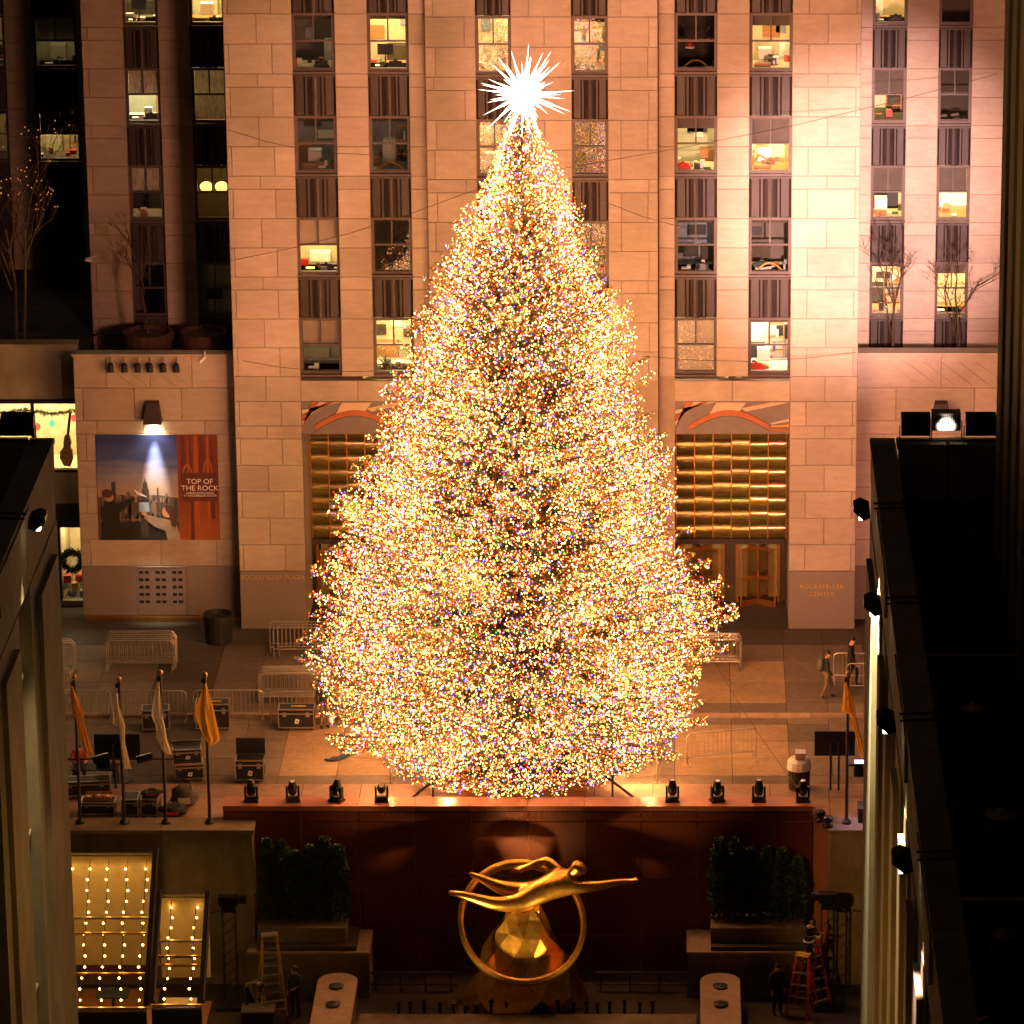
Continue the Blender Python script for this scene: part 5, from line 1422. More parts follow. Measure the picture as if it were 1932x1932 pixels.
# moving-head stage lights on the granite coping
def moving_head(x, tilt, yaw, lab, m):
    y, z = -18.32, .62
    t = thing("moving_head_light", lab, "stage light", (0, 0, 0), "stage lights along the granite wall")
    MB().box(-.23, .23, -.17, .17, .0, .07).box(-.19, .19, -.14, .14, .07, .14).build("base", "black_gloss", t)
    MB().box(-.22, -.15, -.07, .07, .17, .50).build("yoke_arm", "black_gloss", t)
    MB().box(.15, .22, -.07, .07, .17, .50).build("yoke_arm", "black_gloss", t)
    MB().box(-.22, .22, -.08, .08, .141, .169).build("yoke_base", "black_gloss", t)
    c = Vector((0, 0, .44)); d = Vector((0, math.sin(tilt), math.cos(tilt)))
    MB().tube([c - d * .22, c - d * .16, c + d * .08, c + d * .24, c + d * .28], lambda q: (.09, .135, .145, .105, .095)[min(int(q * 4 + .01), 4)], 12).build("head", m, t, True)
    MB().tube([c + d * .281, c + d * .286], .08, 12).build("lens", "aluminium", t)
    t.location = (x, y, z); t.rotation_euler.z = yaw
mh = (-13.81, -12.49, -11.09, -9.65, -.36, 1.07, 2.4, 3.81)
for i, x in enumerate(mh):
    side_ = "left" if i < 4 else "right"
    w = ["outermost", "second", "third", "innermost"][i] if i < 4 else ["innermost", "second", "third", "outermost"][i - 4]
    if i < 4: lab = f"{['first', 'second', 'third', 'fourth'][i]} stage light from the left on the granite wall"
    else: lab = f"{['fourth', 'third', 'second', 'first'][i - 4]} stage light from the right on the granite wall"
    moving_head(x, R((10, -14, 22, -48, 4, -8, 3, -5)[i]), R((0, 10, -25, 5, 0, 18, 0, 0)[i]), lab, "black_gloss")
t = thing("light_bar", "long black batten light lying on the coping at the wall's left end", "light bar", (-13.7, -18.0, .62))
MB().box(-14.25, -12.85, -17.9, -17.72, .0, .12).build("housing", "black", t); MB().box(-14.22, -12.88, -17.91, -17.901, .03, .09).build("lens", "galvanised", t)

# covered drum, ledge lamps and black box at the right
t = thing("covered_drum", "black drum with a white sheet on top beside the stage lights", "drum", (3.75, -15.6, 0))
MB().lathe(3.75, -15.6, [(.34, 0), (.36, .5), (.34, .95)], 16).build("drum", "black", t)
MB().lathe(3.75, -15.6, [(.40, .70), (.38, .97), (.3, 1.06), (.05, 1.10)], 14).build("sheet", "white_plastic", t)
MB().box(3.62, 3.95, -15.9, -15.5, 1.1, 1.32).build("control_box", "aluminium", t)
emat("violet_led", (.42, .34, 1.0), 9.0)
for i, (u, v) in enumerate(((1548, 1549), (1562, 1560))):
    q = G(u, v, .14)
    t = thing("ledge_lamp", ("left of the two small black lamps on the violet-lit ledge", "right of the two small black lamps on the violet-lit ledge")[i], "lamp", q, "small lamps on the ledge")
    MB().lathe(q.x, q.y, [(.17, .141), (.17, .2), (.05, .22), (.05, .3)], 12).build("base", "black_gloss", t)
    MB().lathe(q.x, q.y, [(.1, .301), (.16, .38), (.16, .46), (.1, .5)], 12).build("head", "black_gloss", t)
t = thing("speaker_box", "large black box on the ledge beside the lone flagpole", "speaker", (6.2, -18.7, .14))
MB().box(5.55, 7.2, -19.0, -18.3, .142, .62).build("cabinet", "black", t)
MB().box(5.6, 7.15, -19.02, -19.001, .19, .58).build("grille", "cloth_black", t)
t = thing("violet_uplight", "small stage lamp clamped to the lone flagpole throwing violet light", "lamp", (5.45, -18.95, 2.1))
MB().bar((5.24, -18.95, 2.1), (5.5, -18.95, 2.1), .06).build("clamp", "black", t)
MB().box(5.40, 5.78, -19.1, -18.8, 1.75, 2.2).build("housing", "black", t)
MB().box(5.42, 5.76, -19.08, -18.82, 2.201, 2.22).build("lens", "violet_led", t)
spot(t, (5.5, -19.0, 1.7), (5.8, -19.1, 0), 90, (.75, .55, 1.0), 110, .9, .1)

# litter bin and blue sheet
q = G(411, 1218, 0)
t = thing("litter_bin", "round black litter bin against the left-hand annex", "bin", (q.x, q.y + .4, 0))
MB().lathe(q.x, q.y + .4, [(.46, 0), (.50, .5), (.54, .98), (.54, 1.06), (.48, 1.06), (.46, .9)], 18).build("barrel", "black", t)
MB().lathe(q.x, q.y + .4, [(.47, .7), (.47, .86)], 16).build("liner", "cloth_black", t)
q = G(645, 1428, -.1)
mb = MB(); vs = []
for i in range(9):
    for j in range(3):
        f = i / 8; vs.append((q.x - .55 + 1.1 * f, q.y - .35 + .9 * f * f + (j - 1) * .22 * math.sin(math.pi * f) + .02 * j, -.095 + .06 * abs(math.sin(i * 1.4 + j))))
mb.add(vs, [(i * 3 + j, (i + 1) * 3 + j, (i + 1) * 3 + j + 1, i * 3 + j + 1) for i in range(8) for j in range(2)])
tag(mb.build("blue_sheet", "blue_cloth", None, origin=(q.x, q.y, -.1)), "scrap of dark blue sheeting lying on the pale paving", "sheet")

# ------------------------------------------------------------------ ladders, camera cranes
def ladder(x, y, h, w, spread, rz, m, mr, lab, steps=7):
    t = thing("step_ladder", lab, "ladder", (0, 0, 0), "step ladders")
    for s in (-1, 1):
        MB().bar((s * w / 2, -spread / 2, 0), (s * w * .28, 0, h), .07, .035).build("rail", m, t)
        MB().bar((s * w / 2, spread / 2, 0), (s * w * .28, .05, h * .98), .05, .03).build("rear_rail", m, t)
    for k in range(steps):
        f = (k + .8) / (steps + .3); ww = w / 2 + (w * .28 - w / 2) * f
        MB().box(-ww, ww, -spread / 2 * (1 - f) - .05, -spread / 2 * (1 - f) + .05, h * f - .015, h * f + .015).build("step", mr, t)
    for k in (1, 3, 5):
        f = (k + .5) / (steps + .3); ww = w / 2 + (w * .28 - w / 2) * f
        MB().bar((-ww, spread / 2 * (1 - f), h * f), (ww, spread / 2 * (1 - f), h * f), .025).build("brace", mr, t)
    MB().box(-w * .32, w * .32, -.12, .17, h, h + .05).build("top_cap", "yellow_paint" if m == "red_paint" else "aluminium", t)
    t.location = (x, y, FZ); t.rotation_euler.z = rz
ladder(-13.05, -21.55, 2.55, .80, 1.1, R(14), "yellow_paint", "aluminium", "yellow and aluminium step ladder in the sunken plaza at left", 9)
ladder(3.75, -21.75, 1.95, .72, 1.0, R(-22), "red_paint", "aluminium", "front red step ladder in the sunken plaza at right", 5)
ladder(4.10, -21.1, 2.2, .70, 1.0, R(35), "red_paint", "aluminium", "rear red step ladder under the crouching camera operator", 6)
def crane(x, y, h, lab, flip):
    t = thing("camera_tower", lab, "camera tower", (x, y, FZ), "camera towers in the sunken plaza")
    for a in (-.2, .2):
        for b in (-.2, .2): MB().bar((x + a, y + b, FZ), (x + a, y + b, FZ + h), .04).build("mast_tube", "black", t)
    mb = MB()
    n = int(h / .35)
    for k in range(n):
        z = FZ + .35 * k
        mb.bar((x - .2, y - .2, z), (x + .2, y - .2, z + .35), .02).bar((x - .2, y - .2, z), (x - .2, y + .2, z + .35), .02).bar((x + .2, y - .2, z), (x + .2, y + .2, z + .35), .02)
    mb.build("lattice", "black_gloss", t)
    MB().box(x - .5, x + .5, y - .5, y + .5, FZ, FZ + .12).build("base", "black", t)
    z = FZ + h
    MB().box(x - .22, x + .22, y - .18, y + .18, z, z + .2).build("pan_head", "black_gloss", t)
    s = -1 if flip else 1
    MB().box(x - .3, x + .3, y - .17, y + .17, z + .21, z + .5).build("camera_body", "black_gloss", t)
    MB().tube([(x - s * .3, y, z + .36), (x - s * .55, y, z + .38)], .12, 12, .15).build("camera_lens", "black_gloss", t)
    MB().bar((x + s * .3, y - .1, z + .05), (x + s * .6, y - .25, z + .0), .03).build("pan_handle", "black", t)
crane(-14.35, -21.2, 3.25, "tall black camera tower at the left side of the sunken plaza", True)
crane(4.55, -21.2, 3.35, "tall black camera tower at the right side of the sunken plaza", False)
t = thing("equipment_trunk", "dark equipment trunk on the plaza floor at left", "trunk", (-13.4, -22.3, FZ))
MB().box(-13.9, -12.9, -22.6, -22.0, FZ + .01, FZ + .35).build("body", "case_black", t); MB().box(-13.92, -12.88, -22.62, -21.98, FZ + .36, FZ + .42).build("lid", "galvanised", t)

# ------------------------------------------------------------------ people
def person(loc, rz, lab, P, mats, scale=1.0, extra=None):
    """P overrides joint positions of a standing 1.75 m figure that faces local -y"""
    J = {"pel": (0, 0, .95), "sp1": (0, .01, 1.12), "sp2": (0, .02, 1.33), "nk": (0, .01, 1.47), "hd0": (0, -.01, 1.56), "hd1": (0, -.02, 1.66),
         "sL": (.18, .02, 1.40), "eL": (.24, .03, 1.12), "wL": (.23, -.05, .88), "hL": (.23, -.08, .80), "sR": (-.18, .02, 1.40), "eR": (-.24, .03, 1.12), "wR": (-.23, -.05, .88), "hR": (-.23, -.08, .80),
         "pL": (.09, 0, .90), "kL": (.10, -.02, .50), "aL": (.11, .03, .09), "tL": (.12, -.14, .05), "pR": (-.09, 0, .90), "kR": (-.10, -.02, .50), "aR": (-.11, .03, .09), "tR": (-.12, -.14, .05)}
    J.update(P)
    J = {a: Vector(b) for a, b in J.items()}
    for s, sg in (("L", 1), ("R", -1)):
        d = (J["h" + s] - J["w" + s]).normalized(); o_ = Vector((sg, 0, 0))
        o_ = (o_ - d * o_.dot(d)).normalized(); q_ = d.cross(o_)
        for k, (f, l) in enumerate(((-.034, .075), (-.012, .09), (.012, .086), (.034, .065))):
            J[f"f{k}{s}"] = J["h" + s] + d * l + q_ * f - o_ * .012
        J[f"f4{s}"] = J["w" + s] + d * .06 + q_ * .06
    J["nose"] = J["hd0"] + Vector((0, -.115, .035)) if "nose" not in J else J["nose"]
    bones = [("pel", "sp1"), ("sp1", "sp2"), ("sp2", "nk"), ("nk", "hd0"), ("hd0", "hd1"), ("hd0", "nose")]
    for s in "LR":
        bones += [("sp2", "s" + s), ("s" + s, "e" + s), ("e" + s, "w" + s), ("w" + s, "h" + s), ("pel", "p" + s), ("p" + s, "k" + s), ("k" + s, "a" + s), ("a" + s, "t" + s)]
        bones += [("h" + s, f"f{k}{s}") for k in range(4)] + [("w" + s, f"f4{s}")]
    rad = {"pel": (.155, .12), "sp1": (.15, .115), "sp2": (.17, .12), "nk": .06, "hd0": (.085, .10), "hd1": (.085, .10), "nose": .022}
    for s in "LR":
        rad.update({"s" + s: .075, "e" + s: .055, "w" + s: .038, "h" + s: (.035, .028), "p" + s: .10, "k" + s: .07, "a" + s: .05, "t" + s: .045})
        for k in range(5): rad[f"f{k}{s}"] = .011
    me = skin_mesh("body", {a: tuple(b) for a, b in J.items()}, bones, rad, "pel", 2)
    reg = {}
    for a, b in bones:
        if a in ("hd0", "nk") or b in ("hd0",): r_ = 2
        elif a[0] in "wh" or b[0] == "f": r_ = 2
        elif a[0] in "pk" and b[0] in "pka": r_ = 1
        elif b[0] == "t": r_ = 3
        else: r_ = 0
        if a == "pel" and b[0] == "p": r_ = 1
        reg[(a, b)] = r_
    for m_ in mats: me.materials.append(M[m_])
    segs = [(J[a], J[b], reg[(a, b)]) for a, b in bones]
    for p_ in me.polygons:
        c = p_.center; best = 9; br = 0
        for a, b, r_ in segs:
            ab = b - a; tq = max(0, min(1, (c - a).dot(ab) / max(ab.length_squared, 1e-6)))
            dd = (a + ab * tq - c).length
            if dd < best: best, br = dd, r_
        p_.material_index = br
    t = thing("person", lab, "person", loc)
    o = bpy.data.objects.new("body", me); COL.objects.link(o); o.parent = t
    hc = (J["hd0"] + J["hd1"]) / 2
    up_ = (J["hd1"] - J["hd0"]).normalized()
    MB().sphere(hc + up_ * .045 + Vector((0, .018, 0)), .118, 14, 9, (.93, 1.02, .95)).build("hair" if mats[4] == "hair" else "hat", mats[4], None, True)
    hb = bpy.data.objects[-1] if False else None
    ho = [x for x in bpy.data.objects if x.parent is None and x.name.split(".")[0] in ("hair", "hat") and "label" not in x][0]
    # cut the cap open over the face
    bm = bmesh.new(); bm.from_mesh(ho.data)
    cc = hc + up_ * .02
    bmesh.ops.delete(bm, geom=[v for v in bm.verts if (v.co - cc).dot(up_) < .005 and v.co.y < hc.y + .03], context='VERTS')
    bm.to_mesh(ho.data); bm.free()
    ho.parent = t
    if extra: extra(t, J)
    t.scale = (scale,) * 3; t.rotation_euler.z = rz
    return t
def rucksack(t, J):
    c = J["sp1"] + Vector((0, .22, .1))
    MB().sphere(c, .2, 10, 8, (.85, .65, 1.2)).build("rucksack", "cloth_grey", None, True)
    o = [x for x in bpy.data.objects if x.name.startswith("rucksack") and x.parent is None][0]; o.parent = t
walk = {"kL": (.10, -.16, .52), "aL": (.10, -.12, .10), "tL": (.11, -.30, .06), "kR": (-.10, .02, .50), "aR": (-.10, .20, .13), "tR": (-.10, .06, .05),
        "eL": (.25, .10, 1.14), "wL": (.24, .10, .90), "hL": (.24, .08, .82), "eR": (-.25, -.04, 1.13), "wR": (-.24, -.18, .93), "hR": (-.24, -.23, .86)}
q = G(1560, 1318, 0)
person((q.x, q.y, 0), R(90), "walker with a rucksack, dark coat and loose brown trousers on the right pavement", walk, ["cloth_black", "cloth_brown", "skin", "cloth_black", "hair"], extra=rucksack)
q = G(1606, 1296, 0)
person((q.x, q.y, 0), R(75), "walker in a black padded jacket and knitted hat behind the right-hand barrier", dict(walk, sL=(.21, .02, 1.40), sR=(-.21, .02, 1.40)), ["cloth_black", "cloth_black", "skin", "cloth_black", "cloth_black"], scale=1.05)
q = G(612, 1374, -.1)
person((q.x, q.y, -.1), R(20), "person in dark jacket and brown trousers half hidden by the tree's left branches", {"hd0": (0, -.08, 1.54), "hd1": (0, -.12, 1.63), "nose": (0, -.2, 1.56)}, ["cloth_black", "cloth_brown", "skin", "cloth_black", "hair"])
# seated technician at the work table
MB().box(-20.0, -19.55, -14.8, -14.35, .32, .36).build("seat", "black", tag(thing("folding_stool", "small black stool under the technician in the red jacket", "stool", (-19.78, -14.6, -.1)), "small black stool under the technician in the red jacket", "stool"))
st = bpy.data.objects["folding_stool"]
for a in (-19.96, -19.6):
    for b in (-14.76, -14.4): MB().bar((a, b, -.1), (a, b, .318), .03).build("leg", "black", st)
sit = {"pel": (0, 0, .56), "sp1": (0, -.02, .72), "sp2": (0, -.08, .95), "nk": (0, -.12, 1.08), "hd0": (0, -.16, 1.16), "hd1": (0, -.19, 1.25), "nose": (0, -.28, 1.17),
       "sL": (.18, -.08, 1.01), "eL": (.26, -.2, .80), "wL": (.2, -.42, .80), "hL": (.17, -.5, .80), "sR": (-.18, -.08, 1.01), "eR": (-.26, -.2, .80), "wR": (-.16, -.42, .80), "hR": (-.12, -.5, .80),
       "pL": (.09, -.03, .53), "kL": (.13, -.43, .55), "aL": (.13, -.40, .10), "tL": (.13, -.57, .05), "pR": (-.09, -.03, .53), "kR": (-.13, -.43, .55), "aR": (-.13, -.40, .10), "tR": (-.13, -.57, .05)}
person((-19.78, -14.6, -.1), R(12), "seated technician in a red jacket bent over the work table", sit, ["cloth_red", "cloth_black", "skin", "cloth_black", "hair"])
bendp = {"pel": (0, .10, .92), "sp1": (0, -.02, 1.08), "sp2": (0, -.22, 1.20), "nk": (0, -.36, 1.22), "hd0": (0, -.45, 1.20), "hd1": (0, -.54, 1.17), "nose": (0, -.50, 1.08),
         "sL": (.18, -.26, 1.18), "eL": (.22, -.34, .92), "wL": (.18, -.48, .72), "hL": (.17, -.52, .64), "sR": (-.18, -.26, 1.18), "eR": (-.22, -.34, .92), "wR": (-.18, -.48, .72), "hR": (-.17, -.52, .64)}
person((-13.75, -22.0, FZ), R(60), "worker in a grey shirt bending beside the yellow ladder", bendp, ["cloth_grey", "cloth_black", "skin", "cloth_black", "hair"])
person((-12.25, -22.1, FZ), R(-30), "worker in black standing in front of the yellow ladder", {"eL": (.26, -.05, 1.15), "wL": (.2, -.28, 1.1), "hL": (.16, -.36, 1.1)}, ["cloth_black", "cloth_black", "skin", "cloth_black", "hair"])
person((2.95, -21.9, FZ), R(20), "worker in black standing left of the red ladders", {}, ["cloth_black", "cloth_black", "skin", "cloth_black", "cloth_black"])
person((3.95, -21.25, FZ + 1.25), R(60), "camera operator in black with a pale belt standing on the red ladder", {"hd0": (0, -.1, 1.52), "hd1": (0, -.15, 1.6), "nose": (0, -.24, 1.52), "eL": (.26, -.1, 1.2), "wL": (.18, -.36, 1.25), "hL": (.14, -.44, 1.28), "eR": (-.26, -.1, 1.2), "wR": (-.18, -.36, 1.25), "hR": (-.14, -.44, 1.28)},
       ["cloth_black", "cloth_black", "skin", "cloth_black", "hair"],
       extra=lambda t, J: setattr(MB().lathe(0, 0, [(.175, .985), (.175, 1.02)], 16).build("belt", "paper", None), "parent", t))

# ------------------------------------------------------------------ poster on the annex wall
pl, pr_ = A(180, 820, AY), A(416, 1018, AY)
PX0, PX1, PZ0, PZ1 = pl.x, pr_.x, pr_.z, pl.z; PW, PH = PX1 - PX0, PZ1 - PZ0
poster = thing("wall_poster", "large printed poster of a skyline under the wall lamp", "poster", ((PX0 + PX1) / 2, AY - .03, PZ0))
def ramp_mat(name, stops, z0, z1):
    m = bpy.data.materials.new(name); M[name] = m; m.use_nodes = True; nt = m.node_tree; b = nt.nodes["Principled BSDF"]
    b.inputs["Roughness"].default_value = .55
    geo = nd(nt, "ShaderNodeNewGeometry"); sx_ = nd(nt, "ShaderNodeSeparateXYZ"); nt.links.new(geo.outputs["Position"], sx_.inputs[0])
    mr = nd(nt, "ShaderNodeMapRange"); mr.inputs[1].default_value, mr.inputs[2].default_value = z0, z1; nt.links.new(sx_.outputs[2], mr.inputs[0])
    nz = nd(nt, "ShaderNodeTexNoise"); nz.inputs["Scale"].default_value = 1.2; nz.inputs["Detail"].default_value = 4
    sc2 = nd(nt, "ShaderNodeVectorMath", operation='MULTIPLY'); sc2.inputs[1].default_value = (.5, 1, 2.2); nt.links.new(geo.outputs["Position"], sc2.inputs[0]); nt.links.new(sc2.outputs[0], nz.inputs["Vector"])
    ad = nd(nt, "ShaderNodeMath", operation='MULTIPLY_ADD'); ad.inputs[1].default_value = .35; ad.inputs[2].default_value = -.17; nt.links.new(nz.outputs[0], ad.inputs[0])
    a2 = nd(nt, "ShaderNodeMath", operation='ADD'); nt.links.new(ad.outputs[0], a2.inputs[0]); nt.links.new(mr.outputs[0], a2.inputs[1])
    cr = nd(nt, "ShaderNodeValToRGB"); e = cr.color_ramp.elements
    e[0].position, e[0].color = stops[0][0], (*stops[0][1], 1); e[1].position, e[1].color = stops[-1][0], (*stops[-1][1], 1)
    for p_, c_ in stops[1:-1]: q_ = e.new(p_); q_.color = (*c_, 1)
    nt.links.new(a2.outputs[0], cr.inputs[0]); nt.links.new(cr.outputs[0], b.inputs["Base Color"])
ramp_mat("print_sky", [(0, (.30, .20, .11)), (.40, (.42, .27, .17)), (.58, (.26, .23, .28)), (.76, (.06, .085, .26)), (1, (.025, .04, .17))], PZ0, PZ1)
ramp_mat("print_red", [(0, (.32, .09, .02)), (.5, (.17, .028, .010)), (1, (.17, .028, .010))], PZ0, PZ1)
for n_, c_ in (("print_city", (.10, .07, .06)), ("print_tower", (.05, .036, .034)), ("print_black", (.018, .014, .016)), ("print_skin", (.50, .26, .16)), ("print_cream", (.30, .22, .17)), ("print_hair", (.07, .03, .02)),
               ("print_orange", (.34, .08, .015)), ("print_dark_red", (.10, .018, .012)), ("print_white", (.80, .76, .70)), ("print_blue", (.25, .35, .5)), ("print_rail", (.20, .14, .11))):
    mat(n_, c_, .6, var=.15, scale=4)
def PP(pts, m, layer, name="print"):
    MB().prism([(PX0 + a * PW, PZ0 + b * PH) for a, b in pts], AY - .03 - .004 * layer, AY - .03 - .004 * layer + .0035).build(name, m, poster)
def disc(cx, cz, r_, rz=None, n=14): return [(cx + r_ * math.cos(-6.283 * i / n) * PH / PW, cz + (rz or r_) * math.sin(-6.283 * i / n)) for i in range(n)][::-1]
MB().box(PX0, PX0 + .665 * PW, AY - .03, AY - .005, PZ0, PZ1).build("sky_print", "print_sky", poster)
MB().box(PX0 + .665 * PW + .001, PX1, AY - .03, AY - .005, PZ0, PZ1).build("side_print", "print_red", poster)
rp = random.Random(4)
PP([(0, .0), (.664, .0), (.664, .40), (.5, .43), (.3, .42), (.0, .41)], "print_city", 1, "city_print")
for i in range(110):
    a = rp.uniform(.01, .64); w_ = rp.uniform(.008, .022); h_ = rp.uniform(.38, .455) if i < 40 else rp.uniform(.2, .38); b0_ = .36 if i < 40 else .1
    PP([(a, b0_), (min(a + w_, .663), b0_), (min(a + w_, .663), h_), (a, h_)], ("print_tower", "print_rail", "print_city", "print_cream")[rp.choice((0, 0, 1, 1, 2, 3))] if True else "", 2 + i % 2, "building_print")
PP([(.115, .3), (.15, .3), (.15, .555), (.115, .555)], "print_tower", 4, "building_print")
PP([(.365, .3), (.425, .3), (.425, .47), (.415, .50), (.412, .54), (.402, .555), (.398, .575), (.394, .60), (.390, .575), (.386, .555), (.376, .54), (.373, .50), (.365, .47)], "print_tower", 4, "building_print")
PP([(.49, .3), (.502, .3), (.502, .50), (.49, .50)], "print_tower", 4, "building_print")
PP([(.02, .185), (.66, .185), (.66, .20), (.02, .20)], "print_rail", 5, "rail_print")
PP([(.02, .0), (.66, .0), (.66, .17), (.02, .17)], "print_black", 5, "parapet_print")
PP([(.345, .03), (.41, .03), (.395, .36), (.36, .36)], "print_tower", 6, "viewer_print")
PP([(.335, .27), (.425, .27), (.42, .36), (.34, .36)], "print_blue", 7, "viewer_print")
PP([(.03, .0), (.185, .0), (.175, .26), (.31, .39), (.30, .42), (.26, .40), (.15, .34), (.13, .37), (.06, .37), (.04, .30)], "print_black", 7, "child_print")
PP(disc(.092, .41, .043), "print_skin", 8, "child_print"); PP(disc(.080, .445, .05, .042), "print_hair", 9, "child_print")
PP([(.30, .40), (.35, .43), (.36, .45), (.33, .45), (.295, .425)], "print_skin", 8, "child_print")
PP([(.30, .49), (.41, .41), (.36, .425), (.32, .44)], "print_white", 9, "paper_plane_print")
PP([(.565, .0), (.675, .0), (.64, .18), (.57, .20), (.50, .21), (.385, .25), (.375, .21), (.46, .13), (.55, .09)], "print_cream", 8, "child_print")
PP(disc(.575, .27, .055), "print_skin", 9, "child_print"); PP([(.55, .33), (.60, .335), (.635, .30), (.645, .22), (.64, .12), (.60, .14), (.585, .24), (.555, .29)], "print_hair", 10, "child_print")
PP([(.355, .25), (.40, .22), (.40, .26), (.37, .28)], "print_skin", 9, "child_print")
for a, b, c in ((.69, .74, .55), (.84, .90, .55), (.76, .79, .0), (.93, .965, .2)):
    PP([(a, c), (b, c), (b - .005, .8), (b - .02, .995), (a + .01, .995)], "print_dark_red", 1, "arch_print")
for a, b, c in ((.795, .835, 0), (.90, .925, 0), (.745, .757, .4)):
    PP([(a, c), (b, c), (b, .995), (a + .008, .995)], "print_orange", 2, "arch_print")
PP([(.70, .58)] + [(.745 - .045 * math.cos(math.pi * i / 8), .58 + .15 * math.sin(math.pi * i / 8)) for i in range(9)] + [(.78, .58), (.775, .58)] + [(.745 + .033 * math.cos(math.pi * i / 8), .58 + .12 * math.sin(math.pi * i / 8)) for i in range(9)], "print_orange", 3, "arch_print")
PP([(.87, .58)] + [(.915 - .045 * math.cos(math.pi * i / 8), .58 + .2 * math.sin(math.pi * i / 8)) for i in range(9)] + [(.95, .58)] + [(.915 + .033 * math.cos(math.pi * i / 8), .58 + .17 * math.sin(math.pi * i / 8)) for i in range(9)], "print_orange", 3, "arch_print")
PP([(.70, .37), (.985, .37), (.985, .64), (.70, .64)], "print_dark_red", 4, "panel_print")
def ptext(s, size, a, b): text_obj(s, size, (PX0 + a * PW, AY - .03 - .019, PZ0 + b * PH), "print_white", poster, extrude=.001)
ptext("TOP OF", .27, .845, .557); ptext("THE ROCK", .27, .845, .494); ptext("OBSERVATION DECK", .105, .845, .447); ptext("AT ROCKEFELLER CENTER", .10, .845, .423)

# ------------------------------------------------------------------ fittings on the annex walls
def sconce(xc, zt_, zb_, lab, energy):
    t = thing("wall_lamp", lab, "lamp", (xc, AY - .25, zb_))
    w0, w1 = .22, .32
    vs = [(xc - w0, AY - .03, zt_), (xc + w0, AY - .03, zt_), (xc + w0, AY - .30, zt_ - .06), (xc - w0, AY - .30, zt_ - .06), (xc - w1, AY - .03, zb_), (xc + w1, AY - .03, zb_), (xc + w1, AY - .55, zb_), (xc - w1, AY - .55, zb_)]
    MB().add(vs, [(0, 1, 2, 3), (4, 7, 6, 5), (3, 2, 6, 7), (0, 3, 7, 4), (1, 5, 6, 2), (0, 4, 5, 1)]).build("shade", "bronze_dark", t)
    if energy:
        MB().box(xc - .26, xc + .26, AY - .48, AY - .12, zb_ - .02, zb_ - .003).build("lens", "lamp_lens", t)
        spot(t, (xc, AY - .34, zb_ - .05), (xc, AY + .12, zb_ - 3.2), energy, (1.0, .84, .58), 27, 1.0, .10)
        spot(t, (xc, AY - .22, zb_ - .05), (xc, AY + .02, zb_ - .55), energy * .05, (1.0, .84, .52), 110, .8, .08)
q = A(290, 793, AY); q2 = A(290, 755, AY)
sconce(q.x, q2.z, q.z, "lit bronze wall lamp throwing a beam down the poster", 4200)
q = A(1775, 783, AY); q2 = A(1775, 755, AY)
sconce(q.x, q2.z, q.z, "unlit bronze wall lamp above the right-hand roof floodlights", 0)
for i, u in enumerate((210, 236, 261, 284, 309, 334)):
    q = A(u, 690, AY)
    t = thing("parapet_spotlight", f"{ords[i]} small black spotlight from the left under the annex parapet", "spotlight", (q.x, AY - .2, q.z), "spotlights under the annex parapet")
    MB().bar((q.x, AY - .2, q.z + .15), (q.x, AY - .061, q.z + .34), .04).build("bracket", "galvanised", t)
    MB().tube([(q.x, AY - .22, q.z + .16), (q.x, AY - .26, q.z + .08), (q.x + .01, AY - .32, q.z - .16)], lambda f: .07 if f < .3 else (.11 if f < .8 else .12), 10).build("housing", "black", t)
t = thing("security_camera", "small white security camera on the annex parapet", "camera", A(383, 676, AY - .1))
q = A(383, 676, AY - .1)
MB().tube([q + Vector((-.12, -.2, -.1)), q + Vector((.08, .0, .05))], .05, 8).build("body", "white_plastic", t); MB().tube([q + Vector((.05, .02, .05)), q + Vector((.05, .12, .22))], .03, 6).build("mount", "white_plastic", t)
q = A(167, 490, WY - .2)
t = thing("security_camera", "small pale dome camera at the left wing's outer edge", "camera", q)
MB().sphere(q, .13, 10, 7, (1.2, 1, .7)).build("body", "white_plastic", t); MB().bar(q + Vector((.05, .0, .08)), q + Vector((.3, .25, .1)), .05).build("mount", "white_plastic", t)

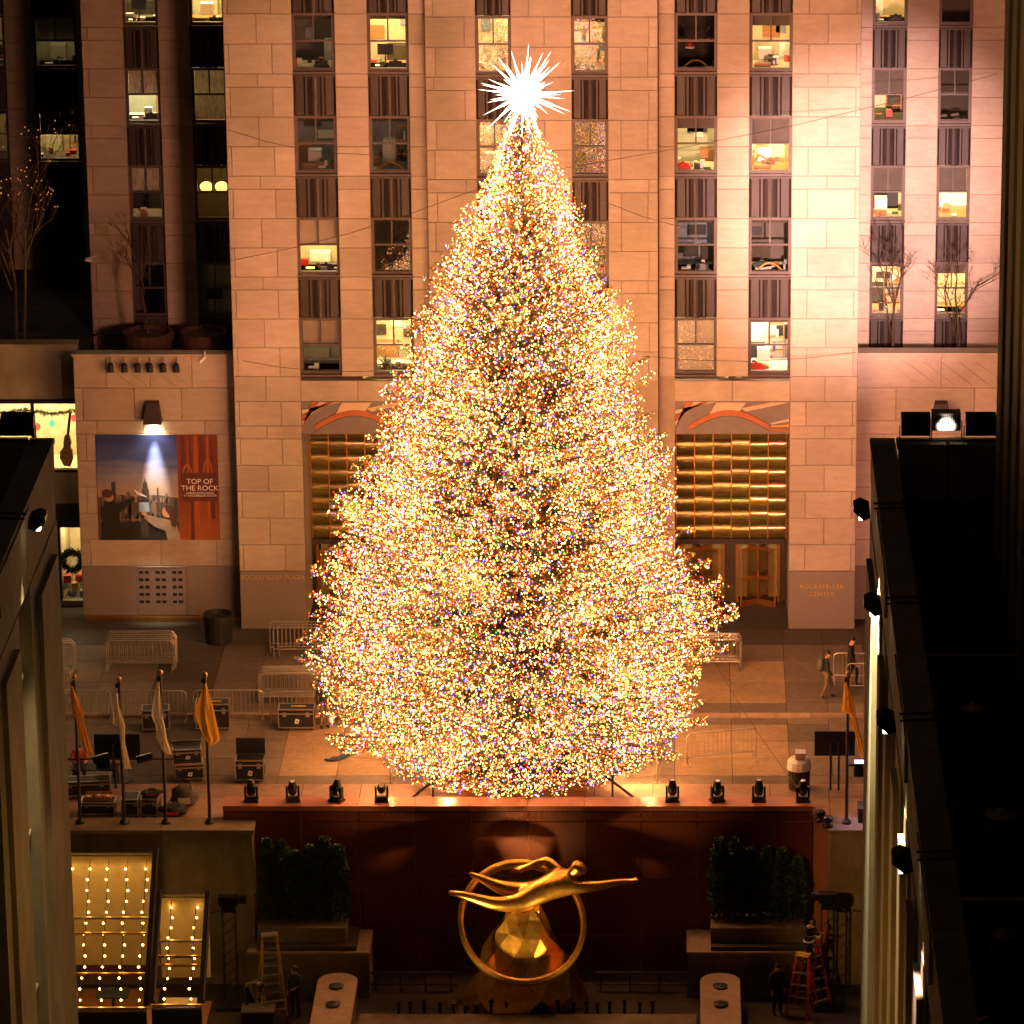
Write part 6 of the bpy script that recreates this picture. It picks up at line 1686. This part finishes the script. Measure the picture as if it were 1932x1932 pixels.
# ------------------------------------------------------------------ terrace planters, bare trees, rail
def bare_tree(base, h, spread, lab, m, seed, trunks=1, lit=False, lean=0.0, grp=None):
    rg = random.Random(seed)
    t = thing("bare_tree", lab, "tree", base, grp)
    trunk, br = MB(), MB(); tips = []
    def grow(p, d, L, r_, lev):
        q_ = p + d * L
        md = (p + q_) / 2 + Vector((rg.uniform(-.06, .06), rg.uniform(-.06, .06), 0)) * L
        (trunk if lev == 0 else br).tube([p, md, q_], r_, 6 if lev == 0 else 4, r_ * .6, cap=False)
        if lev >= 4: tips.append(q_); return
        for k in range(3 if lev else 5):
            a = rg.uniform(0, 6.28); el = rg.uniform(.35, .95) if lev else rg.uniform(.3, .8)
            o_ = Vector((math.cos(a), math.sin(a), 0)) * spread
            nd_ = (d * math.cos(el) + o_ * math.sin(el) + Vector((0, 0, .12))).normalized()
            st_ = p.lerp(q_, rg.uniform(.55, 1.0)) if lev else p.lerp(q_, rg.uniform(.45, 1.0))
            grow(st_, nd_, L * rg.uniform(.42, .68), max(r_ * .5, .007), lev + 1)
    for k in range(trunks):
        b_ = Vector(base) + Vector((.28 * (k - (trunks - 1) / 2), 0, 0))
        grow(b_, Vector((lean + .10 * (k - (trunks - 1) / 2), 0, 1)).normalized(), h * .55, .026 + .006 * h, 0)
    trunk.build("trunk", m, t); br.build("crown", m, t)
    if lit:
        mb = MB()
        for p_ in rg.sample(tips, min(len(tips), 70)): mb.sphere(p_, .022, 5, 4)
        mb.build("fairy_lights", "fairy", t)["kind"] = "stuff"
    return t
emat("fairy", (1.0, .36, .12), 0.9)
def pot(x, y, z, r_, h, lab, grp="terracotta planters on the terraces"):
    t = thing("terracotta_planter", lab, "planter", (x, y, z), grp)
    MB().lathe(x, y, [(r_ * .75, z), (r_, z + h * .8), (r_ * 1.08, z + h * .82), (r_ * 1.08, z + h), (r_ * .9, z + h), (r_ * .9, z + h * .9)], 18).build("pot", "terracotta", t)
    MB().lathe(x, y, [(r_ * .88, z + h * .88), (r_ * .88, z + h * .93)], 18).build("soil", "bark", t)
TZ = 7.9
q = A(280, 632, 4.2); pot(q.x, 4.2, TZ, .85, q.z - TZ + .15, "wide terracotta planter holding the small bare tree on the left terrace")
bare_tree((q.x, 4.2, q.z + .1), 5.2, 1.0, "small bare tree in the terracotta planter on the left terrace", "bark", 3, lean=-.06, grp="bare trees on the terraces")
q2 = A(385, 632, 4.0); pot(q2.x, 4.0, TZ, .8, q2.z - TZ + .15, "terracotta planter next to the tower on the left terrace")
q3 = A(38, 640, 5.0); pot(q3.x, 5.0, q3.z - .75, .8, .75, "terracotta planter of the twin birches at the left edge")
bare_tree((q3.x, 5.0, q3.z - .06), 7.5, .75, "twin pale-barked birches dotted with tiny red lights at the left edge", "bark_pale", 6, trunks=2, lit=True, grp="bare trees on the terraces")
for i, (u, sd_) in enumerate(((1685, 12), (1800, 15))):
    q = A(u, 668, 4.2); bare_tree((q.x, 4.2, TZ), 6.0, 1.0, ("bare tree on the right terrace nearest the bright pier", "bare tree on the right terrace nearest the right edge")[i], "bark", sd_, grp="bare trees on the terraces")
for i, (x0, x1, yy, z) in enumerate(((-21.3, -15.9, 6.6, 9.0),)):
    t = thing("terrace_rail", "dark metal rail along the left wing behind the planters", "railing", ((x0 + x1) / 2, yy, TZ))
    MB().tube([(x0, yy, z), (x1, yy, z)], .05, 6).build("handrail", "terracotta", t)  # reddish colour stands in for red light on the rail
    MB().tube([(x0, yy, z - .4), (x1, yy, z - .4)], .03, 6).build("rail", "bronze_dark", t)
    for k in range(6): MB().bar((x0 + (x1 - x0) * k / 5, yy, TZ), (x0 + (x1 - x0) * k / 5, yy, z - .05), .05).build("post", "bronze_dark", t)
# shop roof behind its parapet
struct(MB().box(-32, -21.6, SY + .4, DY, 8.6, 8.8).build("shop_roof", "roof_black"))

# ------------------------------------------------------------------ things in the shop windows
t = thing("fir_garland", "fir garland strung across the top of the upper show window", "garland", (-24, SY - .1, wz1 - .2))
mb = MB(); rg = random.Random(2)
for i in range(900):
    x = rg.uniform(-27, -21.7); zc = wz1 - .32 - .07 * math.sin(x * 3); p_ = Vector((x, SY - .05 + rg.uniform(-.06, .06), zc + rg.uniform(-.06, .06)))
    d = Vector((rg.uniform(-1, 1), rg.uniform(-1, 1), rg.uniform(-1, 1))).normalized() * .12; s = d.cross(Vector((0, 1, .3))).normalized() * .015
    mb.add([p_ - s, p_ + s, p_ + d], [(0, 1, 2)])
mb.build("sprigs", "shrub_leaf", t); MB().tube([(-27 + .5 * k, SY - .05, wz1 - .32 - .07 * math.sin((-27 + .5 * k) * 3)) for k in range(11)], .02, 5).build("cord", "bark", t)
emat("lantern_red", (1.0, .06, .03), 3.0); emat("lantern_green", (.05, .7, .15), 3.0)
for i, (u, v, m, nm) in enumerate(((71, 805, "lantern_red", "red"), (98, 799, "lantern_green", "green"), (139, 789, "lantern_red", "red"))):
    q = A(u, v, SY - .1)
    o = MB().sphere(q, .10, 8, 6, (1, 1, 1.4)).build("window_bauble", m, None, True, origin=q); tag(o, ("round red bauble lamp at the left in the show window", "green bauble lamp hanging by the window bar", "small red bauble lamp at the annex corner")[i], "bauble", "lit baubles in the show window")
t = thing("double_bass", "brown double bass leaning in the upper show window", "double bass", A(125, 880, SY + .7))
q = A(125, 865, SY + .7)
MB().prism([(q.x + .30 * a, q.z + b) for a, b in ((-.3, -.25), (.5, -.28), (.85, .0), (.8, .3), (.55, .42), (.7, .6), (.55, .85), (.25, .95), (-.1, .85), (-.25, .6), (-.2, .45), (-.65, .3), (-.75, .05))], SY + .6, SY + .8).build("body", "wood", t)
MB().bar((q.x + .1, SY + .66, q.z + .9), (q.x + .22, SY + .66, q.z + 1.75), .09).build("neck", "ochre_dark", t)
t = thing("wreath", "dark fir wreath in the lower show window", "wreath", A(135, 1060, SY - .05))
q = A(136, 1058, SY - .05); mb = MB()
for i in range(700):
    a = rg.uniform(0, 6.283); r_ = .34 + rg.uniform(-.1, .1); p_ = q + Vector((math.cos(a) * r_, rg.uniform(-.08, .05), math.sin(a) * r_))
    d = Vector((rg.uniform(-1, 1), rg.uniform(-1, 1), rg.uniform(-1, 1))).normalized() * .15; s = d.cross(Vector((0, 1, .3))).normalized() * .025
    mb.add([p_ - s, p_ + s, p_ + d], [(0, 1, 2)])
mb.build("sprigs", "shrub_leaf", t)
MB().tube([q + Vector((.34 * math.cos(6.283 * k / 16), 0, .34 * math.sin(6.283 * k / 16))) for k in range(17)], .05, 6).build("hoop", "bark", t)
t = thing("gift_display", "heap of pale toys and parcels in the lower show window", "display", A(135, 1125, SY + .6))
q = A(135, 1128, SY + .6)
for k in range(7):
    x = q.x - .4 + .14 * k; z = q.z + .3 * (k % 3)
    if k % 2: MB().sphere((x, SY + .7, z + .15), .17, 8, 6).build("toy", ("paper", "white_plastic", "red_paint")[k % 3], t, True)
    else: MB().box(x - .13, x + .13, SY + .5, SY + .8, z, z + .28).build("parcel", ("paper", "yellow_paint", "red_paint")[k % 3], t)
